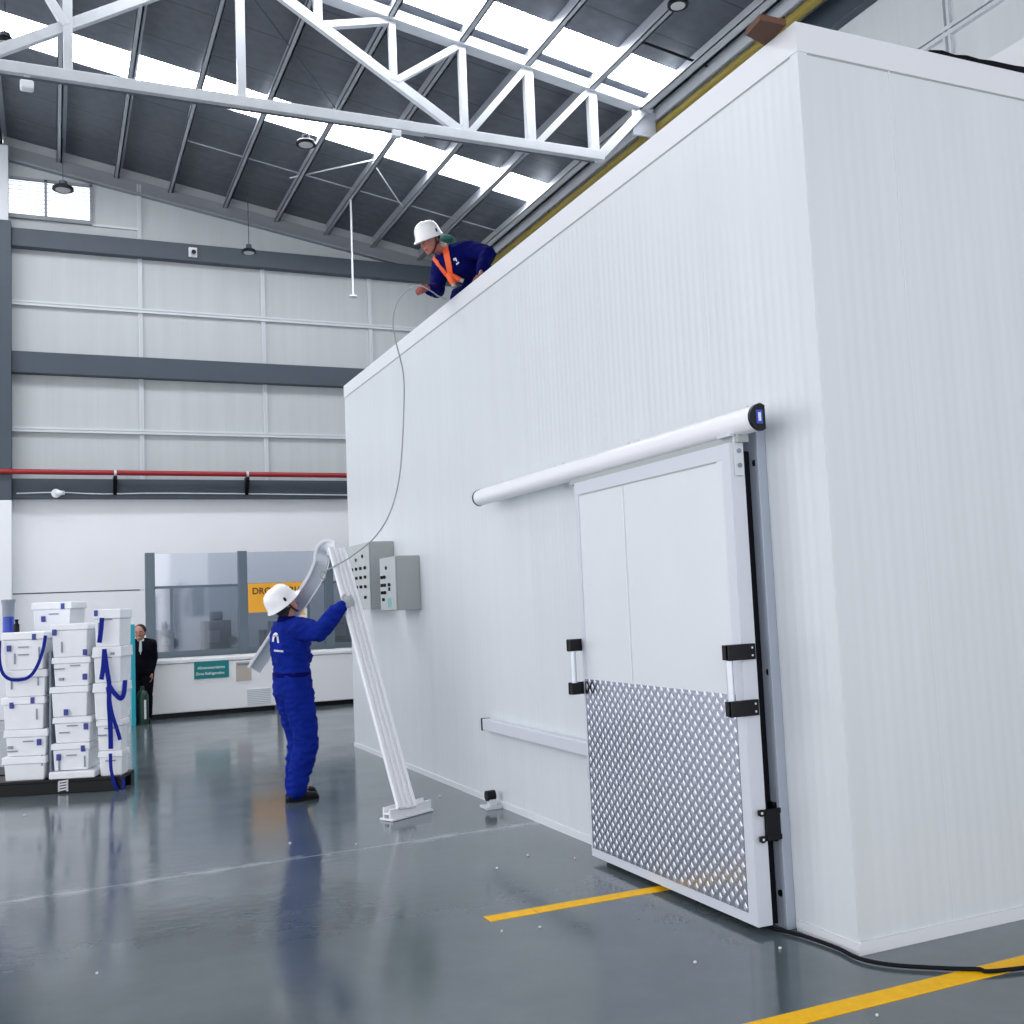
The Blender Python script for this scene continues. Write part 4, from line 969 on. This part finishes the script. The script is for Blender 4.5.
arc.append([(277.5, 640), (279.4, 641), (279.0, 646.5), (276.6, 646)])
decal('back_emblem', arc[:-1], bv1, M['white'], cv)
decal('back_lettering', [[(274.5 + k * 1.3, 649.5 + k * .15), (275.6 + k * 1.3, 649.5 + k * .15), (275.6 + k * 1.3, 651.3 + k * .15), (274.5 + k * 1.3, 651.3 + k * .15)] for k in range(7)], bv1, M['white'], cv)

# --- tall white profile he holds, with short foot piece
ba = V((2.40, 7.62, .075)); tp = P(336, 549, 1, 8.88)
ax = (tp - ba).normalized(); wd = V((1, .25, 0)); wd = (wd - ax * wd.dot(ax)).normalized(); nn = wd.cross(ax)
if nn.y > 0: nn = -nn
pf = thing('white_profile', 'tall white aluminium profile leaning up from the floor in the worker hands', 'profile', V((2.42, 7.62, 0)))
b = MB(); mid = (ba + tp) / 2; L_ = (tp - ba).length / 2
b.obox(mid, ax, wd, nn, L_, .074, .012)
for o_, w_ in ((-.068, .012), (-.022, .008), (.022, .008), (.068, .012)): b.obox(mid + wd * o_ + nn * .018, ax, wd, nn, L_, w_, .014)
obj('upright', b, M['profile'], pf, bev=.003)
fl, fr_ = P(392, 822, 2, 0), P(433, 811, 2, 0); fd = (fr_ - fl).normalized(); fn = V((-fd.y, fd.x, 0)); fc = (fl + fr_) / 2
b = MB(); hl = (fr_ - fl).length / 2
c0 = fc + fn * .06 + Z * .045
b.obox(c0 - Z * .035, fd, fn, Z, hl, .07, .008); b.obox(c0 - fn * .035, fd, fn, Z, hl, .008, .04); b.obox(c0 + fn * .035, fd, fn, Z, hl * .97, .008, .05); b.obox(c0 + Z * .005, fd, fn, Z, hl * .98, .035, .006)
obj('foot_channel', b, M['profile'], pf, bev=.003)
# short bent channel hanging back over his shoulder
ch = [P(333, 549, 1, 8.93), P(326, 547.5, 1, 8.95), P(322, 554, 1, 8.98), P(321, 564, 1, 9.0), P(314, 580, 1, 9.06), P(303, 597.5, 1, 9.14), P(255, 670, 1, 9.54)]
bc = thing('bent_channel', 'bent pale grey channel folding back from the profile top behind worker', 'channel', V((1.75, 9.5, 1.1)))
sp = smooth_path(ch[:6], 4) + [ch[6]]
vdir = V((.2, .98, .1)); b = MB(); wds = []
for i, p in enumerate(sp):
    t = (sp[min(i + 1, len(sp) - 1)] - sp[max(i - 1, 0)]).normalized(); wds.append(t.cross(vdir).normalized())
for i in range(len(wds)):
    if wds[i].dot(wds[-1]) < 0: wds[i] = -wds[i]
wid = .108
b.strip(sp, wds, wid, .006)
obj('web', b, M['alu'], bc)
b = MB()
SG = 1 if wds[-1].x < 0 else -1
for sg in (-1, 1):
    b.strip([p + w_ * sg * wid / 2 - vdir * .02 + w_ * sg * .008 for p, w_ in zip(sp, wds)], [vdir] * len(sp), .04, .022 if sg == SG else .008)
obj('flange', b, M['profile'], bc)
c = P(322.5, 575, 1, 8.95)
rp = []
for k in range(17):
    a = 2 * PI * k / 16; rp.append(c + V((math.cos(a) * .022, -.02, math.sin(a) * .035)))
obj('pull_ring', MB().tube(rp, .006, 6), M['cabinet'], bc)

# --- worker leaning over the roof edge
F2 = V((-.85, -.52, 0)).normalized()
J2 = dict(pelvis=P(483, 279, 1, 8.35), chest=P(459, 265, 1, 8.30), neck=P(443, 249, 1, 8.28), shR=P(441, 262, 1, 8.48), shL=P(470, 249, 1, 8.12),
          elR=P(437, 290, 1, 8.38), wrR=P(430, 290, 1, 8.22), elL=P(488, 254, 1, 7.92), wrL=P(481, 271, 1, 7.80),
          hipR=P(490, 284, 1, 8.48), hipL=P(492, 279, 1, 8.28), knR=V((3.36, 8.56, 4.32)), knL=V((3.98, 8.18, 4.30)), anR=V((3.80, 8.66, 4.29)), anL=V((4.40, 8.16, 4.29)))
J2['hipR'].z = max(J2['hipR'].z, 4.32); J2['hipL'].z = max(J2['hipL'].z, 4.32); J2['pelvis'].z = max(J2['pelvis'].z, 4.36)
wk2 = thing('person', 'person in navy coverall with orange harness leaning over the cold room roof edge', 'person', V((3.6, 8.35, 4.2)))
S2 = .93
hf2 = V((-.78, -.40, -.42)).normalized(); hu2 = V((-.30, -.1, .9)); hu2 = (hu2 - hf2 * hu2.dot(hf2)).normalized(); hc2 = P(429.5, 241, 1, 8.22)
b = figure(J2, None, F2, 0, True, S2); head_mesh(b, hc2, hf2, hu2, 1.0); b.cap(J2['neck'], hc2 - hu2 * .05 - hf2 * .02, .056, .054)
dR = V((-1, -.25, .15)); dL = V((-.35, -.5, -.75))
hand(b, J2['wrR'], dR, V((0, -.3, -1)), V((0, 1, 0)), .75); hand(b, J2['wrL'], dL, V((-.7, .1, .1)), V((0, 1, 0)), .4)
body2 = obj('body', remesh(b, .0075, 2), M['skin2'], wk2, smooth=True)
face_bits(body2, hc2, hf2, hu2)
b = MB(); b.ell(hc2 + hu2 * .02 - hf2 * .022, hf2 * .088, hf2.cross(hu2) * .08, hu2 * .095, 18, 10); obj('hair', b, M['hair'], wk2, smooth=True)
helmet(wk2, hc2, hf2, hu2, .96)
cov2 = remesh(figure(J2, None, F2, .026, False, S2), .0105, 2, folds(.008, 9, 8.4)); bv2 = bvh_of(cov2)
cv2 = obj('coverall', cov2, M['navy'], wk2, smooth=True)
b = MB(); hand(b, J2['wrR'], dR, V((0, -.3, -1)), V((0, 1, 0)), .75, 1.08); obj('glove', remesh(b, .005, 1), M['redglove'], wk2, smooth=True)
for c in 'RL':
    a = J2['an' + c]; b = MB(); b.loft([(a + V((t, 0, h)), V((0, w, 0)), V((0, 0, hh))) for t, h, w, hh in ((-.06, 0, .045, .05), (0, 0, .047, .055), (.06, -.01, .045, .055), (.1, -.03, .04, .055))] , 14)
    b.loft([(a + V((.07, 0, z)), V((0, w, 0)), V((l, 0, 0))) for z, w, l in ((.03, .04, .045), (-.03, .044, .045), (-.06, .045, .03), (-.085, .03, .02))], 14)
    obj('boot', remesh(b, .009, 2), M['boot'], wk2, smooth=True)
# harness straps laid on the chest
def chest_strap(pix, w, parent):
    pts, wds = [], []
    for i, (x, y) in enumerate(pix):
        l, n = hit(x, y, bv2, .010)
        if l is None: continue
        pts.append(l); wds.append(n)
    W_ = []
    for i, p in enumerate(pts):
        t = (pts[min(i + 1, len(pts) - 1)] - pts[max(i - 1, 0)]).normalized(); W_.append(t.cross(wds[i]).normalized())
    if len(pts) > 2: return obj('harness_strap', MB().strip(pts, W_, w, .008), M['orange'], parent, smooth=True)
def lin(a, b_, n=7): return [(a[0] + (b_[0] - a[0]) * i / n, a[1] + (b_[1] - a[1]) * i / n) for i in range(n + 1)]
hs = chest_strap(lin((445.5, 247), (451.5, 276), 9), .055, wk2)
chest_strap(lin((434.5, 258), (447.5, 275), 7), .045, wk2)
l, n_ = hit(452, 276, bv2, .03)
if l is not None:
    q = P(450, 276, 1, l.y - .02); r1 = P(459, 279.5, 1, q.y - .03); r2 = P(453, 283.5, 1, q.y - .03)
    lan = obj('lanyard_pack', remesh(MB().cap(q, r1, .036, .026).cap(q, r2, .036, .026), .006, 2), M['orange'], wk2, smooth=True)
    obj('snap_hook', MB().tube([r1, r1 + (r1 - q).normalized() * .04], .02, 12).tube([r2, r2 + (r2 - q).normalized() * .04], .02, 12), M['cabinet'], lan, smooth=True)
decal('chest_emblem', [[(454, 258), (456, 257.6), (457.5, 261), (456.5, 261.5)], [(456, 263.5), (458.8, 261.5), (459.3, 262.8), (456.6, 265)], [(453.2, 259), (454, 258), (455, 260), (454.3, 261)]], bv2, M['white'], cv2)
g_ = P(447, 239, 1, 8.42)
obj('back_pad', remesh(MB().ell(g_, (.075, 0, 0), (0, .06, 0), (0, 0, .035)).cap(g_, g_ + V((.07, 0, -.03)), .03, .03), .008, 2), M['greenpad'], wk2, smooth=True)
obj('kerchief', MB().loft([(J2['neck'] + (hc2 - J2['neck']) * t, V((.0, .07, 0)) * k, V((.07, 0, .02)) * k) for t, k in ((-.05, 1.05), (.15, 1.0), (.3, .92))], 18), M['cabinet'], wk2, smooth=True)

# --- rope from his glove down to the bent channel
gp = V(J2['wrR']) + V((-.09, -.02, -.01))
rp = [P(446, 299, 1, 8.3), P(438, 296, 1, 8.2), P(431, 291, 1, 8.12), P(420, 286, 1, 8.15), P(408, 290, 1, 8.2), P(397, 303, 1, 8.25), P(393, 322, 1, 8.3), P(396, 342, 1, 8.3), P(403, 372, 1, 8.35), P(404, 400, 1, 8.35), P(402, 450, 1, 8.4), P(398, 485, 1, 8.45), P(389, 515, 1, 8.5), P(374, 538, 1, 8.6), P(352, 556, 1, 8.6), P(335, 566, 1, 8.71), P(327, 570, 1, 8.80), P(322.5, 572, 1, 8.90)]
o = obj('lifting_rope', MB().tube(smooth_path(rp, 8), .006, 8), M['wire'], smooth=True); tag(o, 'thin grey rope looping down from the roof worker glove to the white profile', 'rope')

# --- man in dark suit beside the freezer
F3 = V((-.15, -1, 0)).normalized(); R3 = V((F3.y, -F3.x, 0)); B3 = V((1.235, 16.93, 0)); s3 = .86
def w3(f, r, z): return B3 + F3 * f + R3 * r + Z * z * s3
J3 = dict(pelvis=w3(0, 0, .93), chest=w3(.0, 0, 1.27), neck=w3(0, .01, 1.47), shR=w3(0, .15, 1.37), shL=w3(0, -.15, 1.36), elR=w3(.03, .20, 1.12), wrR=w3(.14, .14, 1.0), elL=w3(-.02, -.17, 1.10), wrL=w3(.04, -.14, .86),
          hipR=w3(0, .08, .88), hipL=w3(0, -.08, .88), knR=w3(.02, .075, .48), knL=w3(.02, -.075, .48), anR=w3(0, .08, .1), anL=w3(0, -.07, .1))
wk3 = thing('person', 'person in black suit and pale tie smiling beside the chest freezer', 'person', B3)
hc3 = P(139.8, 633.5, 1, 16.9); hf3 = V((-.25, -1, -.05)).normalized(); hu3 = V((-.12, 0, 1))
b = figure(J3, None, F3, 0, True, s3); head_mesh(b, hc3, hf3, hu3, 1.08); b.cap(J3['neck'] - Z * .02, hc3 - Z * .05, .05, .05)
hand(b, J3['wrR'], V((-.3, -.9, .1)), V((.8, -.2, 0)), V((0, 0, 1)), .4); hand(b, J3['wrL'], V((0, -.1, -1)), V((-1, 0, 0)), V((0, -1, 0)), .3)
body3 = obj('body', remesh(b, .009, 2), M['skin'], wk3, smooth=True); face_bits(body3, hc3, hf3, hu3, 1.08, True)
b = MB(); b.ell(hc3 + Z * .05 - hf3 * .025, hf3 * .10, hf3.cross(Z) * .092, Z * .092, 18, 10); obj('hair', b, M['hair'], wk3, smooth=True)
cov3 = remesh(figure(J3, None, F3, .02, False, s3), .012, 2, folds(.004, 8, 1)); cv3 = obj('suit', cov3, M['suit'], wk3, smooth=True)
n0 = J3['neck'] - Z * .03; b = MB(); b.add([n0 + F3 * .085 + R3 * .05 + Z * .02, n0 + F3 * .085 - R3 * .05 + Z * .02, n0 + F3 * .155 - Z * .22], [[0, 1, 2]]); b.add([n0 + F3 * .06 + R3 * .05 + Z * .02, n0 + F3 * .06 - R3 * .05 + Z * .02, n0 + F3 * .12 - Z * .22], [[0, 1, 2]])
obj('shirt_front', b, M['shirt'], wk3)
obj('necktie', MB().prism([n0 + F3 * .1 + R3 * .015 + Z * .01, n0 + F3 * .1 - R3 * .015 + Z * .01, n0 + F3 * .155 - R3 * .022 - Z * .16, n0 + F3 * .16 - Z * .19, n0 + F3 * .155 + R3 * .022 - Z * .16], F3 * .006), M['machine2'], wk3)
for c in 'RL': shoe(wk3, J3['an' + c], F3, .95)

# ------------------------------------------------------------------ light
w = bpy.data.worlds.new('sky'); scn.world = w; w.use_nodes = True
bg = w.node_tree.nodes['Background']; bg.inputs[0].default_value = (.96, .965, 1.0, 1); bg.inputs[1].default_value = 1.0
scn.view_settings.view_transform = 'Standard'; scn.view_settings.look = 'None'
scn.view_settings.exposure = 1.14; scn.view_settings.gamma = 1; scn.view_settings.use_curve_mapping = False
scn.cycles.use_denoising = True
scn.cycles.max_bounces = 8; scn.cycles.diffuse_bounces = 4; scn.cycles.transparent_max_bounces = 12
